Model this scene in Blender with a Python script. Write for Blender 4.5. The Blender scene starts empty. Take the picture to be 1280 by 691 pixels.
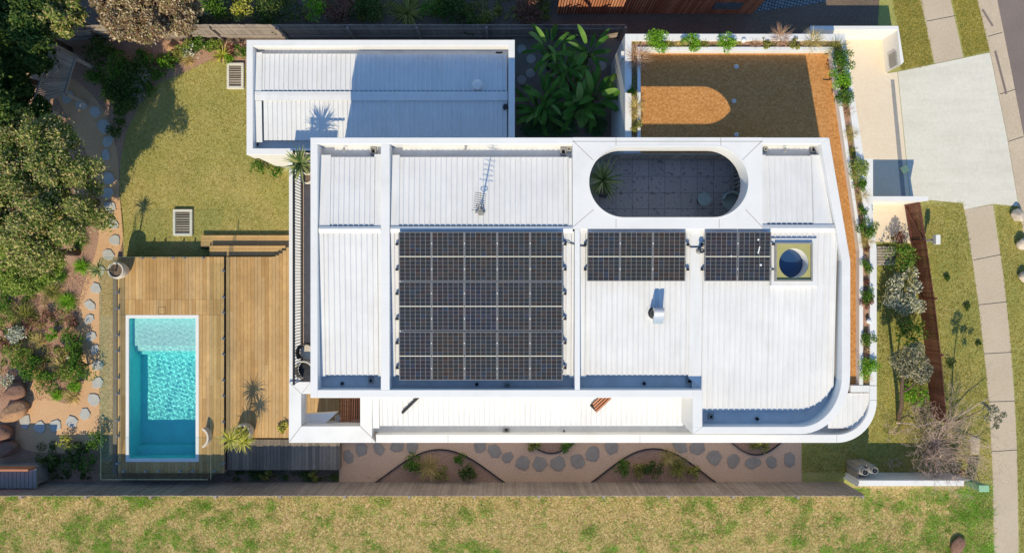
# house seen straight from above: script builds everything with mesh code and procedural materials
POOL_FLOOR = -.70
POOL_MNEE = True
POOL_TINT = (.10, .86, .93, 1)
POOL_DENS = 0
POOL_WAVE = .00034
SUN_E = 4.4
SUN_C = (1.0, .875, .61)
SKY_S = .145
EXPO = 0.0
import bpy, bmesh, math, random
import numpy as np
from mathutils import Vector, Matrix, Euler

random.seed(7)
RNG = np.random.default_rng(11)
SC = bpy.context.scene
COL = SC.collection
PI = math.pi

# ------------------------------------------------------------------ camera model: drone 28 m up, 24 mm lens, looking straight down
H = 28.0
F = 853.0


def sc(z):
    return F / (H - z)


def W(px, py, z=0.0):
    """photo pixel seen at world height z -> world point"""
    return Vector(((px - 640.0) / sc(z), (345.5 - py) / sc(z), z))


def X(px, z=0.0):
    return (px - 640.0) / sc(z)


def Y(py, z=0.0):
    return (345.5 - py) / sc(z)


def PX(pts, z=0.0):
    return [W(p[0], p[1], z).xy[:] for p in pts]


# ------------------------------------------------------------------ object bookkeeping
def tag(o, label, cat, group=None, kind=None):
    o['label'] = label
    o['category'] = cat
    if group:
        o['group'] = group
    if kind:
        o['kind'] = kind
    return o


def thing(name, label, cat, loc=(0, 0, 0), group=None, rot=(0, 0, 0)):
    o = bpy.data.objects.new(name, None)
    o.empty_display_size = 0.2
    COL.objects.link(o)
    o.location = loc
    o.rotation_euler = rot
    return tag(o, label, cat, group)


def root_loc(p):
    l = Vector((0, 0, 0))
    while p is not None:
        l += Vector(p.location)
        p = p.parent
    return l


def link(name, me, mats, parent=None):
    o = bpy.data.objects.new(name, me)
    for m in (mats if isinstance(mats, (list, tuple)) else [mats]):
        me.materials.append(m)
    COL.objects.link(o)
    if parent is not None:
        o.parent = parent
    return o


def copy_tree(o, parent=None):
    c = o.copy()
    COL.objects.link(c)
    if parent is not None:
        c.parent = parent
    for ch in list(o.children):
        copy_tree(ch, c)
    return c


class MB:
    """collects shapes (world coordinates) and links them as one mesh object"""

    def __init__(s):
        s.v, s.f, s.m = [], [], []

    def add(s, vs, fs, m=0):
        b = len(s.v)
        s.v += [tuple(v) for v in vs]
        s.f += [tuple(i + b for i in f) for f in fs]
        s.m += [m] * len(fs)
        return s

    def box(s, x0, x1, y0, y1, z0, z1, m=0):
        if x0 > x1: x0, x1 = x1, x0
        if y0 > y1: y0, y1 = y1, y0
        vs = [(x0, y0, z0), (x1, y0, z0), (x1, y1, z0), (x0, y1, z0), (x0, y0, z1), (x1, y0, z1), (x1, y1, z1), (x0, y1, z1)]
        return s.add(vs, [(0, 3, 2, 1), (4, 5, 6, 7), (0, 1, 5, 4), (1, 2, 6, 5), (2, 3, 7, 6), (3, 0, 4, 7)], m)

    def obox(s, c, hx, hy, hz, rz=0.0, tilt=0.0, m=0):
        M = Matrix.Translation(c) @ Matrix.Rotation(rz, 4, 'Z') @ Matrix.Rotation(tilt, 4, 'X')
        vs = [M @ Vector((a * hx, b * hy, d * hz)) for d in (-1, 1) for a, b in ((-1, -1), (1, -1), (1, 1), (-1, 1))]
        return s.add(vs, [(0, 3, 2, 1), (4, 5, 6, 7), (0, 1, 5, 4), (1, 2, 6, 5), (2, 3, 7, 6), (3, 0, 4, 7)], m)

    def bar(s, a, b, w, h, m=0):
        """square bar from a to b"""
        a, b = Vector(a), Vector(b)
        d = (b - a).normalized()
        up = Vector((0, 0, 1)) if abs(d.z) < .95 else Vector((0, 1, 0))
        r = d.cross(up).normalized() * (w / 2)
        u = r.cross(d).normalized() * (h / 2)
        vs = [a - r - u, a + r - u, a + r + u, a - r + u, b - r - u, b + r - u, b + r + u, b - r + u]
        return s.add(vs, [(3, 2, 1, 0), (4, 5, 6, 7), (0, 1, 5, 4), (1, 2, 6, 5), (2, 3, 7, 6), (3, 0, 4, 7)], m)

    def prism(s, poly, z0, z1, m=0):
        n = len(poly)
        z0f = z0 if callable(z0) else (lambda x, y: z0)
        z1f = z1 if callable(z1) else (lambda x, y: z1)
        vs = [(p[0], p[1], z0f(p[0], p[1])) for p in poly] + [(p[0], p[1], z1f(p[0], p[1])) for p in poly]
        fs = [tuple(range(n - 1, -1, -1)), tuple(range(n, 2 * n))] + [(i, (i + 1) % n, n + (i + 1) % n, n + i) for i in range(n)]
        return s.add(vs, fs, m)

    def sheet(s, poly, z, m=0):
        return s.add([(p[0], p[1], z) for p in poly], [tuple(range(len(poly)))], m)

    def ring(s, outer, inner, z0, z1, m=0):
        n = len(outer)
        vs = [(p[0], p[1], z0) for p in outer] + [(p[0], p[1], z0) for p in inner] + \
             [(p[0], p[1], z1) for p in outer] + [(p[0], p[1], z1) for p in inner]
        fs = []
        for i in range(n):
            j = (i + 1) % n
            fs += [(2 * n + i, 2 * n + j, 3 * n + j, 3 * n + i), (i, n + i, n + j, j), (i, j, 2 * n + j, 2 * n + i), (n + i, 3 * n + i, 3 * n + j, n + j)]
        return s.add(vs, fs, m)

    def strip(s, outer, inner, z0, z1, m=0):
        """open band between two polylines, as a solid"""
        n = len(outer)
        vs = [(p[0], p[1], z0) for p in outer] + [(p[0], p[1], z0) for p in inner] + \
             [(p[0], p[1], z1) for p in outer] + [(p[0], p[1], z1) for p in inner]
        fs = []
        for i in range(n - 1):
            j = i + 1
            fs += [(2 * n + i, 2 * n + j, 3 * n + j, 3 * n + i), (i, n + i, n + j, j), (i, j, 2 * n + j, 2 * n + i), (n + i, 3 * n + i, 3 * n + j, n + j)]
        for i in (0, n - 1):
            fs.append((i, n + i, 3 * n + i, 2 * n + i))
        return s.add(vs, fs, m)

    def tube(s, pts, rads, n=7, m=0, cap=True):
        pts = [Vector(p) for p in pts]
        if not isinstance(rads, (list, tuple)):
            rads = [rads] * len(pts)
        b = len(s.v)
        prev = None
        for i, p in enumerate(pts):
            d = (pts[min(i + 1, len(pts) - 1)] - pts[max(i - 1, 0)]).normalized()
            if prev is None:
                a = Vector((1, 0, 0)) if abs(d.x) < .8 else Vector((0, 1, 0))
                r = d.cross(a).normalized()
            else:
                r = (prev - d * prev.dot(d)).normalized()
            prev = r
            u = d.cross(r)
            for k in range(n):
                t = 2 * PI * k / n
                s.v.append(tuple(p + (r * math.cos(t) + u * math.sin(t)) * rads[i]))
        for i in range(len(pts) - 1):
            for k in range(n):
                k2 = (k + 1) % n
                s.f.append((b + i * n + k, b + i * n + k2, b + (i + 1) * n + k2, b + (i + 1) * n + k))
                s.m.append(m)
        if cap:
            s.f.append(tuple(b + k for k in range(n - 1, -1, -1))); s.m.append(m)
            e = b + (len(pts) - 1) * n
            s.f.append(tuple(e + k for k in range(n))); s.m.append(m)
        return s

    def lathe(s, prof, c, n=24, m=0):
        """profile of (r, z) turned about the vertical through c"""
        b = len(s.v)
        for r, z in prof:
            for k in range(n):
                t = 2 * PI * k / n
                s.v.append((c[0] + r * math.cos(t), c[1] + r * math.sin(t), c[2] + z))
        for i in range(len(prof) - 1):
            for k in range(n):
                k2 = (k + 1) % n
                s.f.append((b + i * n + k, b + i * n + k2, b + (i + 1) * n + k2, b + (i + 1) * n + k)); s.m.append(m)
        s.f.append(tuple(b + k for k in range(n - 1, -1, -1))); s.m.append(m)
        e = b + (len(prof) - 1) * n
        s.f.append(tuple(e + k for k in range(n))); s.m.append(m)
        return s

    def build(s, name, mats, parent=None, smooth=False, bevel=0.0, recalc=True):
        me = bpy.data.meshes.new(name)
        l = root_loc(parent)
        me.from_pydata([(v[0] - l.x, v[1] - l.y, v[2] - l.z) for v in s.v], [], s.f)
        me.polygons.foreach_set('material_index', s.m)
        if recalc:
            bm = bmesh.new()
            bm.from_mesh(me)
            bmesh.ops.recalc_face_normals(bm, faces=bm.faces)
            bm.to_mesh(me)
            bm.free()
        if smooth:
            me.polygons.foreach_set('use_smooth', [True] * len(me.polygons))
        me.update()
        o = link(name, me, mats, parent)
        if bevel:
            md = o.modifiers.new('edge', 'BEVEL')
            md.width = bevel
            md.segments = 2
            md.limit_method = 'ANGLE'
            md.angle_limit = math.radians(50)
        return o


def quads_obj(name, V, mat, parent=None, smooth=False):
    """V: (n,4,3) array of world points -> mesh of separate quads"""
    V = np.asarray(V, dtype=np.float64)
    n = len(V)
    l = root_loc(parent)
    co = (V.reshape(-1, 3) - np.array(l)).astype(np.float32)
    me = bpy.data.meshes.new(name)
    me.vertices.add(n * 4)
    me.vertices.foreach_set('co', co.ravel())
    me.loops.add(n * 4)
    me.loops.foreach_set('vertex_index', np.arange(n * 4, dtype=np.int32))
    me.polygons.add(n)
    me.polygons.foreach_set('loop_start', np.arange(0, n * 4, 4, dtype=np.int32))
    me.polygons.foreach_set('loop_total', np.full(n, 4, dtype=np.int32))
    me.update(calc_edges=True)
    me.validate()
    return link(name, me, mat, parent)


# ------------------------------------------------------------------ materials
def lin(c):
    c = c / 255.0
    return c / 12.92 if c <= .04045 else ((c + .055) / 1.055) ** 2.4


def RGB(r, g, b, k=1.0):
    return (lin(r) * k, lin(g) * k, lin(b) * k, 1.0)


class NT:
    def __init__(s, name):
        s.mat = bpy.data.materials.new(name)
        s.mat.use_nodes = True
        s.nt = s.mat.node_tree
        s.nt.nodes.clear()
        s.out = s.n('ShaderNodeOutputMaterial')
        s._co = None

    def n(s, t, **kw):
        nd = s.nt.nodes.new(t)
        for k, v in kw.items():
            setattr(nd, k, v)
        return nd

    def l(s, a, b):
        s.nt.links.new(a, b)

    def co(s):
        if s._co is None:
            s._co = s.n('ShaderNodeTexCoord').outputs['Object']
        return s._co

    def noise(s, scale, detail=4, rough=.6, vec=None, scl=None, dist=0.0):
        nd = s.n('ShaderNodeTexNoise')
        nd.inputs['Scale'].default_value = scale
        nd.inputs['Detail'].default_value = detail
        nd.inputs['Roughness'].default_value = rough
        nd.inputs['Distortion'].default_value = dist
        v = vec if vec is not None else s.co()
        if scl is not None:
            mp = s.n('ShaderNodeMapping')
            mp.inputs['Scale'].default_value = scl
            s.l(v, mp.inputs['Vector'])
            v = mp.outputs['Vector']
        s.l(v, nd.inputs['Vector'])
        return nd.outputs['Fac']

    def ramp(s, fac, stops, interp='LINEAR'):
        r = s.n('ShaderNodeValToRGB')
        cr = r.color_ramp
        cr.interpolation = interp
        while len(cr.elements) < len(stops):
            cr.elements.new(.5)
        for e, (p, c) in zip(cr.elements, stops):
            e.position = p
            e.color = c if len(c) == 4 else (*c, 1)
        s.l(fac, r.inputs['Fac'])
        return r.outputs['Color']

    def mix(s, fac, a, b, mode='MIX'):
        m = s.n('ShaderNodeMix', data_type='RGBA', blend_type=mode)
        if isinstance(fac, (int, float)):
            m.inputs[0].default_value = fac
        else:
            s.l(fac, m.inputs[0])
        for i, q in ((6, a), (7, b)):
            if isinstance(q, (tuple, list)):
                m.inputs[i].default_value = q
            else:
                s.l(q, m.inputs[i])
        return m.outputs[2]

    def math(s, op, a, b=None):
        m = s.n('ShaderNodeMath', operation=op)
        for i, q in ((0, a), (1, b)):
            if q is None: continue
            if isinstance(q, (int, float)):
                m.inputs[i].default_value = q
            else:
                s.l(q, m.inputs[i])
        return m.outputs[0]

    def bsdf(s, col, rough=.7, bump=None, bstr=.3, bdist=.02, metal=0.0, spec=.3):
        b = s.n('ShaderNodeBsdfPrincipled')
        if isinstance(col, (tuple, list)):
            b.inputs['Base Color'].default_value = col
        else:
            s.l(col, b.inputs['Base Color'])
        if isinstance(rough, (int, float)):
            b.inputs['Roughness'].default_value = rough
        else:
            s.l(rough, b.inputs['Roughness'])
        b.inputs['Metallic'].default_value = metal
        b.inputs['Specular IOR Level'].default_value = spec
        if bump is not None:
            bp = s.n('ShaderNodeBump')
            bp.inputs['Strength'].default_value = bstr
            bp.inputs['Distance'].default_value = bdist
            s.l(bump, bp.inputs['Height'])
            s.l(bp.outputs['Normal'], b.inputs['Normal'])
        s.l(b.outputs[0], s.out.inputs['Surface'])
        return b


def plain(name, col, rough=.5, var=.10, scale=3.0, metal=0.0, spec=.4, bump=.0, bscale=60.0, dirt=None):
    """one colour with a little unevenness"""
    t = NT(name)
    f = t.noise(scale, 6, .65)
    d = tuple(c * (1 - var) for c in col[:3]) + (1,)
    u = tuple(min(1, c * (1 + var * .6)) for c in col[:3]) + (1,)
    c = t.ramp(f, [(.3, d), (.7, u)])
    if dirt:
        c = t.mix(t.ramp(t.noise(scale * .37, 8, .7), [(.52, (0, 0, 0, 1)), (.75, (.5, .5, .5, 1))]), c, dirt)
    t.bsdf(c, rough, t.noise(bscale, 3) if bump else None, bump, .01, metal, spec)
    return t.mat


def layered(name, big, fine, s_big, s_fine, mixf=.5, rough=.9, bump=.4, bdist=.03, bscale=None, spots=None, spec=.15, big_detail=5):
    """ground cover: a large patchy ramp overlaid with a fine one"""
    t = NT(name)
    a = t.ramp(t.noise(s_big, big_detail, .6), big)
    b = t.ramp(t.noise(s_fine, 5, .7), fine)
    c = t.mix(mixf, a, b)
    if spots:
        thr, scale, col = spots
        c = t.mix(t.ramp(t.noise(scale, 3, .6), [(thr, (0, 0, 0, 1)), (thr + .06, (1, 1, 1, 1))]), c, col)
    t.bsdf(c, rough, t.noise(bscale or s_fine, 6, .75), bump, bdist, 0, spec)
    return t.mat


def leafmat(name, stops, trans=.3, rough=.65, patch=1.5, bright=(.75, 1.2)):
    t = NT(name)
    g = t.n('ShaderNodeNewGeometry')
    c = t.ramp(g.outputs['Random Per Island'], stops)
    v = t.ramp(t.noise(patch, 3, .6), [(.3, (bright[0],) * 3), (.7, (bright[1],) * 3)])
    c = t.mix(1.0, c, v, 'MULTIPLY')
    b = t.bsdf(c, rough, spec=.12)
    tr = t.n('ShaderNodeBsdfTranslucent')
    t.l(c, tr.inputs['Color'])
    ms = t.n('ShaderNodeMixShader')
    ms.inputs[0].default_value = trans
    t.l(b.outputs[0], ms.inputs[1])
    t.l(tr.outputs[0], ms.inputs[2])
    t.l(ms.outputs[0], t.out.inputs['Surface'])
    return t.mat


def woodmat(name, stops, grain=(1, 1, 1), gscale=20.0, rough=.7, dark=.65):
    """boards: every board (mesh island) its own tone, grain stretched along it"""
    t = NT(name)
    g = t.n('ShaderNodeNewGeometry')
    c = t.ramp(g.outputs['Random Per Island'], stops)
    f = t.noise(gscale, 5, .7, scl=grain)
    v = t.ramp(f, [(.3, (dark,) * 3), (.65, (1.08,) * 3)])
    c = t.mix(1.0, c, v, 'MULTIPLY')
    w = t.ramp(t.noise(.9, 5, .65), [(.35, (.82,) * 3), (.7, (1.1,) * 3)])
    c = t.mix(1.0, c, w, 'MULTIPLY')
    t.bsdf(c, rough, f, .25, .01, 0, .3)
    return t.mat


M = {}
M['white'] = plain('white_render', RGB(232, 230, 228), .55, .05, 1.5, bump=.1)
M['cap'] = plain('white_metal_capping', RGB(233, 231, 230), .45, .04, 1.2, dirt=RGB(205, 202, 198))


def roofmat():
    t = NT('white_roof_sheet')
    f = t.noise(.8, 6, .65)
    c = t.ramp(f, [(.3, RGB(222, 220, 220)), (.7, RGB(233, 232, 231))])
    st = t.ramp(t.noise(6, 6, .7, scl=(1, .12, 1)), [(.45, (1, 1, 1, 1)), (.8, (.90, .893, .87, 1))])
    c = t.mix(1.0, c, st, 'MULTIPLY')
    t.bsdf(c, .45, spec=.4)
    return t.mat


M['roof'] = roofmat()
M['gutter'] = plain('gutter_lining', RGB(214, 214, 214), .55, .12, 2.0, dirt=RGB(180, 176, 170))
M['greymetal'] = plain('grey_metal', RGB(150, 148, 145), .5, .15, 8)
M['galv'] = plain('galvanised_steel', RGB(190, 192, 195), .32, .1, 10, metal=.8)
M['darkmetal'] = plain('dark_metal', RGB(40, 42, 46), .5, .2, 10)
M['black'] = plain('black_rubber', RGB(26, 26, 28), .6, .2, 10)
M['softit'] = plain('pale_soffit', RGB(200, 198, 195), .7, .05)
M['render_beige'] = plain('beige_tile', RGB(196, 172, 152), .7, .15, 6, bump=.2)
M['pot_white'] = plain('pale_pot', RGB(216, 206, 192), .7, .12, 5, bump=.2)
M['pot_dark'] = plain('dark_pot', RGB(70, 74, 78), .6, .12, 6)
M['table'] = plain('grey_green_table', RGB(150, 166, 164), .6, .08, 6)
M['bark'] = plain('bark', RGB(98, 80, 66), .9, .35, 12, bump=.6, bscale=25)
M['bark_grey'] = plain('grey_bark', RGB(128, 112, 98), .9, .3, 12, bump=.5, bscale=25)
M['twig'] = plain('dry_twig', RGB(206, 180, 162), .9, .3, 3)
M['stem'] = plain('green_stem', RGB(88, 92, 50), .8, .25, 8)
M['rock'] = layered('warm_boulder', [(.3, RGB(150, 110, 85)), (.7, RGB(205, 160, 120))], [(.3, RGB(120, 90, 75)), (.7, RGB(212, 172, 135))], 2, 14, .5, .9, .7, .05)
M['rock2'] = layered('brown_boulder', [(.3, RGB(120, 88, 74)), (.7, RGB(165, 125, 105))], [(.3, RGB(98, 76, 68)), (.7, RGB(172, 135, 115))], 2, 14, .5, .9, .7, .05)
M['rockpale'] = plain('pale_rock', RGB(206, 190, 172), .9, .2, 8, bump=.5, bscale=20)
M['stone'] = layered('bluestone_paver', [(.3, RGB(172, 170, 164)), (.7, RGB(196, 194, 188))], [(.3, RGB(160, 160, 156)), (.7, RGB(200, 198, 192))], 3, 30, .4, .8, .25, .01)
M['stone_dark'] = layered('dark_slate_paver', [(.3, RGB(148, 136, 126)), (.7, RGB(174, 162, 150))], [(.3, RGB(132, 122, 114)), (.7, RGB(184, 170, 158))], 3, 30, .4, .8, .25, .01)
M['tile_dark'] = None

# ground covers
M['soil'] = layered('dark_soil', [(.3, RGB(104, 92, 82)), (.7, RGB(134, 116, 102))], [(.3, RGB(80, 70, 62)), (.7, RGB(158, 136, 120))], .6, 14, .5, .95, .8, .05)
M['mulch'] = layered('bark_mulch', [(.3, RGB(164, 126, 106)), (.7, RGB(198, 160, 136))], [(.28, RGB(112, 80, 66)), (.5, RGB(178, 140, 118)), (.74, RGB(228, 198, 176))], .8, 22, .6, .95, .9, .04)
M['sand'] = layered('compacted_sand', [(.3, RGB(198, 156, 116)), (.7, RGB(218, 180, 140))], [(.28, RGB(172, 128, 94)), (.5, RGB(210, 168, 128)), (.75, RGB(232, 200, 164))], .7, 26, .5, .95, .4, .02)
M['granite'] = layered('brown_decomposed_granite', [(.3, RGB(214, 176, 146)), (.7, RGB(230, 192, 162))], [(.25, RGB(160, 122, 98)), (.5, RGB(220, 180, 150)), (.74, RGB(244, 214, 188))], .7, 20, .55, .95, .5, .02, None, (.66, 3.0, RGB(178, 140, 114)))
M['lawn'] = layered('lawn_turf', [(.30, RGB(130, 140, 72)), (.44, RGB(160, 158, 90)), (.58, RGB(188, 170, 108)), (.74, RGB(206, 182, 126))],
                    [(.27, RGB(104, 108, 56)), (.5, RGB(172, 162, 98)), (.73, RGB(228, 212, 156))], .45, 20, .55, .95, .7, .03)
M['verge'] = layered('verge_turf', [(.28, RGB(118, 136, 66)), (.45, RGB(150, 156, 84)), (.6, RGB(176, 166, 102)), (.78, RGB(200, 178, 120))],
                     [(.3, RGB(96, 108, 54)), (.5, RGB(164, 160, 94)), (.72, RGB(220, 206, 146))], .6, 18, .55, .95, .7, .03)
M['field'] = layered('rough_paddock', [(.30, RGB(156, 158, 80)), (.46, RGB(188, 172, 108)), (.6, RGB(212, 180, 132)), (.74, RGB(218, 178, 148))],
                     [(.30, RGB(108, 104, 58)), (.48, RGB(202, 176, 120)), (.66, RGB(248, 226, 190))], 1.9, 13, .55, .95, .8, .05, None, (.70, 1.7, RGB(178, 134, 112)))
def drivemat():
    t = NT('pale_concrete')
    c = t.ramp(t.noise(.35, 5, .6), [(.3, RGB(208, 203, 190)), (.52, RGB(224, 219, 206)), (.7, RGB(214, 209, 197))])
    f = t.ramp(t.noise(7, 6, .7), [(.3, RGB(200, 195, 182)), (.7, RGB(230, 225, 214))])
    c = t.mix(.45, c, f)
    st = t.ramp(t.noise(2.2, 5, .65, scl=(.16, 1, 1)), [(.42, (1, 1, 1, 1)), (.72, (.92, .915, .90, 1))])
    c = t.mix(1.0, c, st, 'MULTIPLY')
    sp = t.ramp(t.noise(2.6, 4, .6), [(.70, (1, 1, 1, 1)), (.78, (.80, .78, .75, 1))])
    c = t.mix(1.0, c, sp, 'MULTIPLY')
    t.bsdf(c, .85, t.noise(8, 5), .15, .005)
    return t.mat


M['concrete'] = drivemat()
M['concrete_cream'] = layered('cream_concrete', [(.3, RGB(222, 204, 180)), (.7, RGB(232, 216, 194))], [(.3, RGB(216, 198, 174)), (.7, RGB(236, 222, 202))], .5, 9, .5, .85, .15, .005)
M['footpath'] = layered('weathered_concrete', [(.3, RGB(186, 168, 146)), (.7, RGB(204, 186, 164))], [(.3, RGB(176, 160, 140)), (.7, RGB(212, 196, 174))], .6, 14, .5, .9, .25, .01)
M['kerb'] = layered('kerb_concrete', [(.3, RGB(188, 170, 148)), (.7, RGB(208, 190, 166))], [(.3, RGB(172, 156, 138)), (.7, RGB(214, 196, 174))], .8, 12, .5, .9, .3, .01)
M['asphalt'] = layered('road_asphalt', [(.3, RGB(118, 106, 102)), (.7, RGB(140, 126, 120))], [(.3, RGB(104, 94, 90)), (.7, RGB(152, 138, 132))], .5, 30, .5, .9, .4, .01)
M['gravel'] = layered('orange_gravel', [(.3, RGB(186, 128, 72)), (.7, RGB(206, 148, 92))], [(.25, RGB(132, 84, 46)), (.5, RGB(198, 140, 82)), (.75, RGB(240, 192, 134))], .7, 12, .6, .95, 1.0, .04)
M['paving_dark'] = layered('dark_yard_gravel', [(.3, RGB(124, 118, 108)), (.7, RGB(148, 140, 130))], [(.3, RGB(102, 96, 90)), (.7, RGB(170, 160, 148))], 1, 24, .5, .95, .5, .02)

# timber
M['deck'] = woodmat('pool_deck_boards', [(0, RGB(180, 140, 88)), (.35, RGB(198, 158, 104)), (.7, RGB(210, 172, 118)), (1, RGB(190, 156, 110))], (3, .25, 3), 16, .65, .8)
M['deck_grey'] = woodmat('weathered_deck_boards', [(0, RGB(112, 104, 94)), (.5, RGB(134, 124, 112)), (1, RGB(150, 138, 124))], (3, .25, 3), 16, .8, .8)
M['paling'] = woodmat('weathered_palings', [(0, RGB(148, 136, 128)), (.4, RGB(158, 146, 138)), (.75, RGB(170, 157, 148)), (1, RGB(154, 143, 137))], (3, 3, .3), 14, .9, .8)
M['redwood'] = woodmat('stained_timber', [(0, RGB(92, 54, 46)), (.5, RGB(108, 66, 56)), (1, RGB(124, 78, 66))], (.3, .3, 3), 18, .6, .75)
M['battens'] = woodmat('cedar_battens', [(0, RGB(176, 112, 82)), (.5, RGB(196, 130, 96)), (1, RGB(212, 150, 116))], (3, 3, .3), 14, .7, .75)
M['slat_grey'] = woodmat('grey_slats', [(0, RGB(150, 138, 126)), (.5, RGB(168, 156, 144)), (1, RGB(186, 174, 160))], (3, .3, 3), 14, .8, .75)
M['olive'] = plain('olive_skylight_liner', RGB(176, 170, 112), .6, .1, 5)

# foliage
def L(name, *cols, **kw):
    n = len(cols)
    M[name] = leafmat(name + '_leaf', [(i / max(1, n - 1), c) for i, c in enumerate(cols)], **kw)


L('gumgreen', RGB(70, 96, 38), RGB(102, 128, 54), RGB(132, 148, 70), RGB(168, 172, 98), RGB(206, 194, 136), RGB(190, 160, 112))
L('limegreen', RGB(84, 112, 40), RGB(122, 150, 58), RGB(156, 172, 80), RGB(190, 196, 112))
L('redtree', RGB(104, 70, 60), RGB(150, 112, 90), RGB(140, 138, 84), RGB(196, 170, 136), RGB(232, 214, 180))
L('darkgreen', RGB(46, 70, 30), RGB(66, 94, 42), RGB(90, 116, 56), RGB(120, 134, 72))
L('green', RGB(50, 85, 25), RGB(78, 119, 39), RGB(105, 147, 53), RGB(140, 170, 76))
L('bright', RGB(80, 133, 23), RGB(112, 167, 34), RGB(144, 193, 55), RGB(172, 206, 80))
L('yellowgreen', RGB(138, 149, 46), RGB(179, 179, 69), RGB(213, 209, 101), RGB(234, 225, 138))
L('silver', RGB(120, 128, 98), RGB(164, 166, 136), RGB(202, 198, 170), RGB(232, 226, 204), trans=.15)
L('greyleaf', RGB(84, 96, 72), RGB(120, 126, 100), RGB(160, 154, 132), RGB(196, 178, 150), trans=.15)
L('whitebloom', RGB(110, 121, 87), RGB(160, 167, 133), RGB(225, 222, 202), RGB(250, 250, 238), trans=.15)
L('straw', RGB(172, 149, 92), RGB(209, 183, 117), RGB(234, 211, 147), RGB(172, 172, 92))
L('pinkgrass', RGB(167, 124, 99), RGB(204, 160, 131), RGB(229, 190, 158), RGB(193, 172, 133))
L('redshrub', RGB(105, 66, 60), RGB(142, 94, 83), RGB(170, 124, 108), RGB(126, 105, 76))
L('olivegrass', RGB(96, 105, 44), RGB(135, 140, 62), RGB(170, 167, 89), RGB(197, 186, 119))
L('yucca', RGB(76, 105, 57), RGB(112, 140, 80), RGB(163, 174, 112), RGB(218, 211, 147))
L('banana', RGB(56, 100, 38), RGB(78, 126, 50), RGB(108, 152, 66), RGB(150, 180, 100), trans=.35, rough=.5)
L('bluefern', RGB(60, 96, 60), RGB(76, 117, 71), RGB(96, 135, 83))
L('drygrass', RGB(170, 152, 88), RGB(206, 180, 122), RGB(228, 204, 152), RGB(184, 176, 100), RGB(200, 160, 122), patch=.9)
L('turf', RGB(115, 125, 48), RGB(159, 156, 70), RGB(195, 178, 91), RGB(228, 204, 125), patch=.5)
L('weed', RGB(96, 152, 34), RGB(122, 178, 50), RGB(150, 196, 72), RGB(180, 204, 104), patch=1.2)
# ================================================================== the setting
def struct(name, label, cat, polys, z, mat, thick=None):
    mb = MB()
    for p in polys:
        if thick:
            mb.prism(p, z, z + thick)
        else:
            mb.sheet(p, z)
    o = mb.build(name, mat)
    return tag(o, label, cat, kind='structure')


mb = MB()
ha, hb = W(158.5, 575, .6), W(247, 395, .6)      # the pool is dug into the ground
go = [(-200, -200), (200, -200), (200, 200), (-200, 200)]
gi = [(ha.x, ha.y), (hb.x, ha.y), (hb.x, hb.y), (ha.x, hb.y)]
mb.add([(p_[0], p_[1], 0) for p_ in go + gi], [(i, (i + 1) % 4, 4 + (i + 1) % 4, 4 + i) for i in range(4)])
tag(mb.build('ground', M['soil']), 'bare dark soil running under the whole neighbourhood', 'ground', kind='structure')
struct('garden_bed', 'pinkish bark mulch of the garden bed left of the pool', 'garden bed',
       [PX([(-160, 40), (60, 45), (230, 52), (308, 52), (308, 90), (250, 100), (180, 140), (152, 200), (152, 322), (152, 612), (-160, 612)])], .004, M['mulch'])


def smooth_poly(pts, z=0.0, it=2):
    p = [W(a, b, z).xy for a, b in pts]
    for _ in range(it):
        q = []
        for i in range(len(p)):
            a, b = p[i], p[(i + 1) % len(p)]
            q += [a * .75 + b * .25, a * .25 + b * .75]
        p = q
    return [tuple(v) for v in p]


struct('sand_path', 'orange sand path curving past the trees and round the planted bed', 'path',
       [smooth_poly([(62, 105), (92, 160), (113, 200), (121, 240), (125, 285), (121, 315), (108, 345), (98, 380), (97, 420), (104, 455), (104, 485),
                     (90, 506), (66, 500), (44, 468), (30, 490), (20, 530), (18, 566), (136, 566), (146, 500), (146, 400), (146, 322), (155, 300), (154, 270),
                     (149, 235), (148, 200), (143, 172), (132, 138), (102, 104), (76, 92)])], .008, M['sand'])
LAWN_BACK = [(157, 350), (155, 318), (153, 280), (149, 235), (151, 200), (158, 165), (176, 128), (198, 104), (232, 90), (262, 76), (308, 84), (372, 90), (372, 350)]
struct('lawn', 'dry yellow green back lawn between the garden path and the white house', 'lawn', [PX(LAWN_BACK)], .008, M['lawn'])
struct('side_path', 'reddish granite side path between the house and the long fence', 'path', [PX([(424, 520), (1002, 520), (1002, 606), (424, 606)])], .004, M['granite'])


def arc_bed(x0, x1, ytop, ybase, n=16):
    pts = [(x0 + (x1 - x0) * i / n, ybase + (ytop - ybase) * math.sin(PI * i / n) ** 1.1) for i in range(n + 1)]
    return pts


beds = [arc_bed(468, 632, 561, 603), arc_bed(738, 896, 560, 603), arc_bed(646, 732, 566, 540), arc_bed(900, 990, 568, 540)]
struct('planting_bed', 'curved mulch planting beds along the side path', 'garden bed', [PX(b) for b in beds], .009, M['mulch'])
for b, lab in zip(beds, ('dark steel edging curving round the fence bed with five plants', 'dark steel edging curving round the fence bed with pale grass at its right',
                         'dark steel edging of the small bed under the middle of the house eave', 'dark steel edging of the small bed under the right end of the house eave')):
    mb = MB()
    q = PX(b)
    for i in range(len(q) - 1):
        a, c = Vector((*q[i], .03)), Vector((*q[i + 1], .03))
        mb.bar(a, c, .035, .09)
    tag(mb.build('garden_edging', M['darkmetal']), lab, 'edging', 'steel garden edging along the side path')
struct('front_lawn', 'patchy green and yellow front lawn beside the timber fence', 'lawn',
       [PX([(1002, 500), (1060, 500), (1060, 240), (1290, 240), (1420, 240), (1420, 616), (1002, 616)])], .004, M['verge'])
struct('verge', 'green grass verge strips beside the upper footpath', 'lawn', [PX([(1108, -160), (1420, -160), (1420, 240), (1094, 240), (1094, 92)])], .004, M['verge'])
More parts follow.
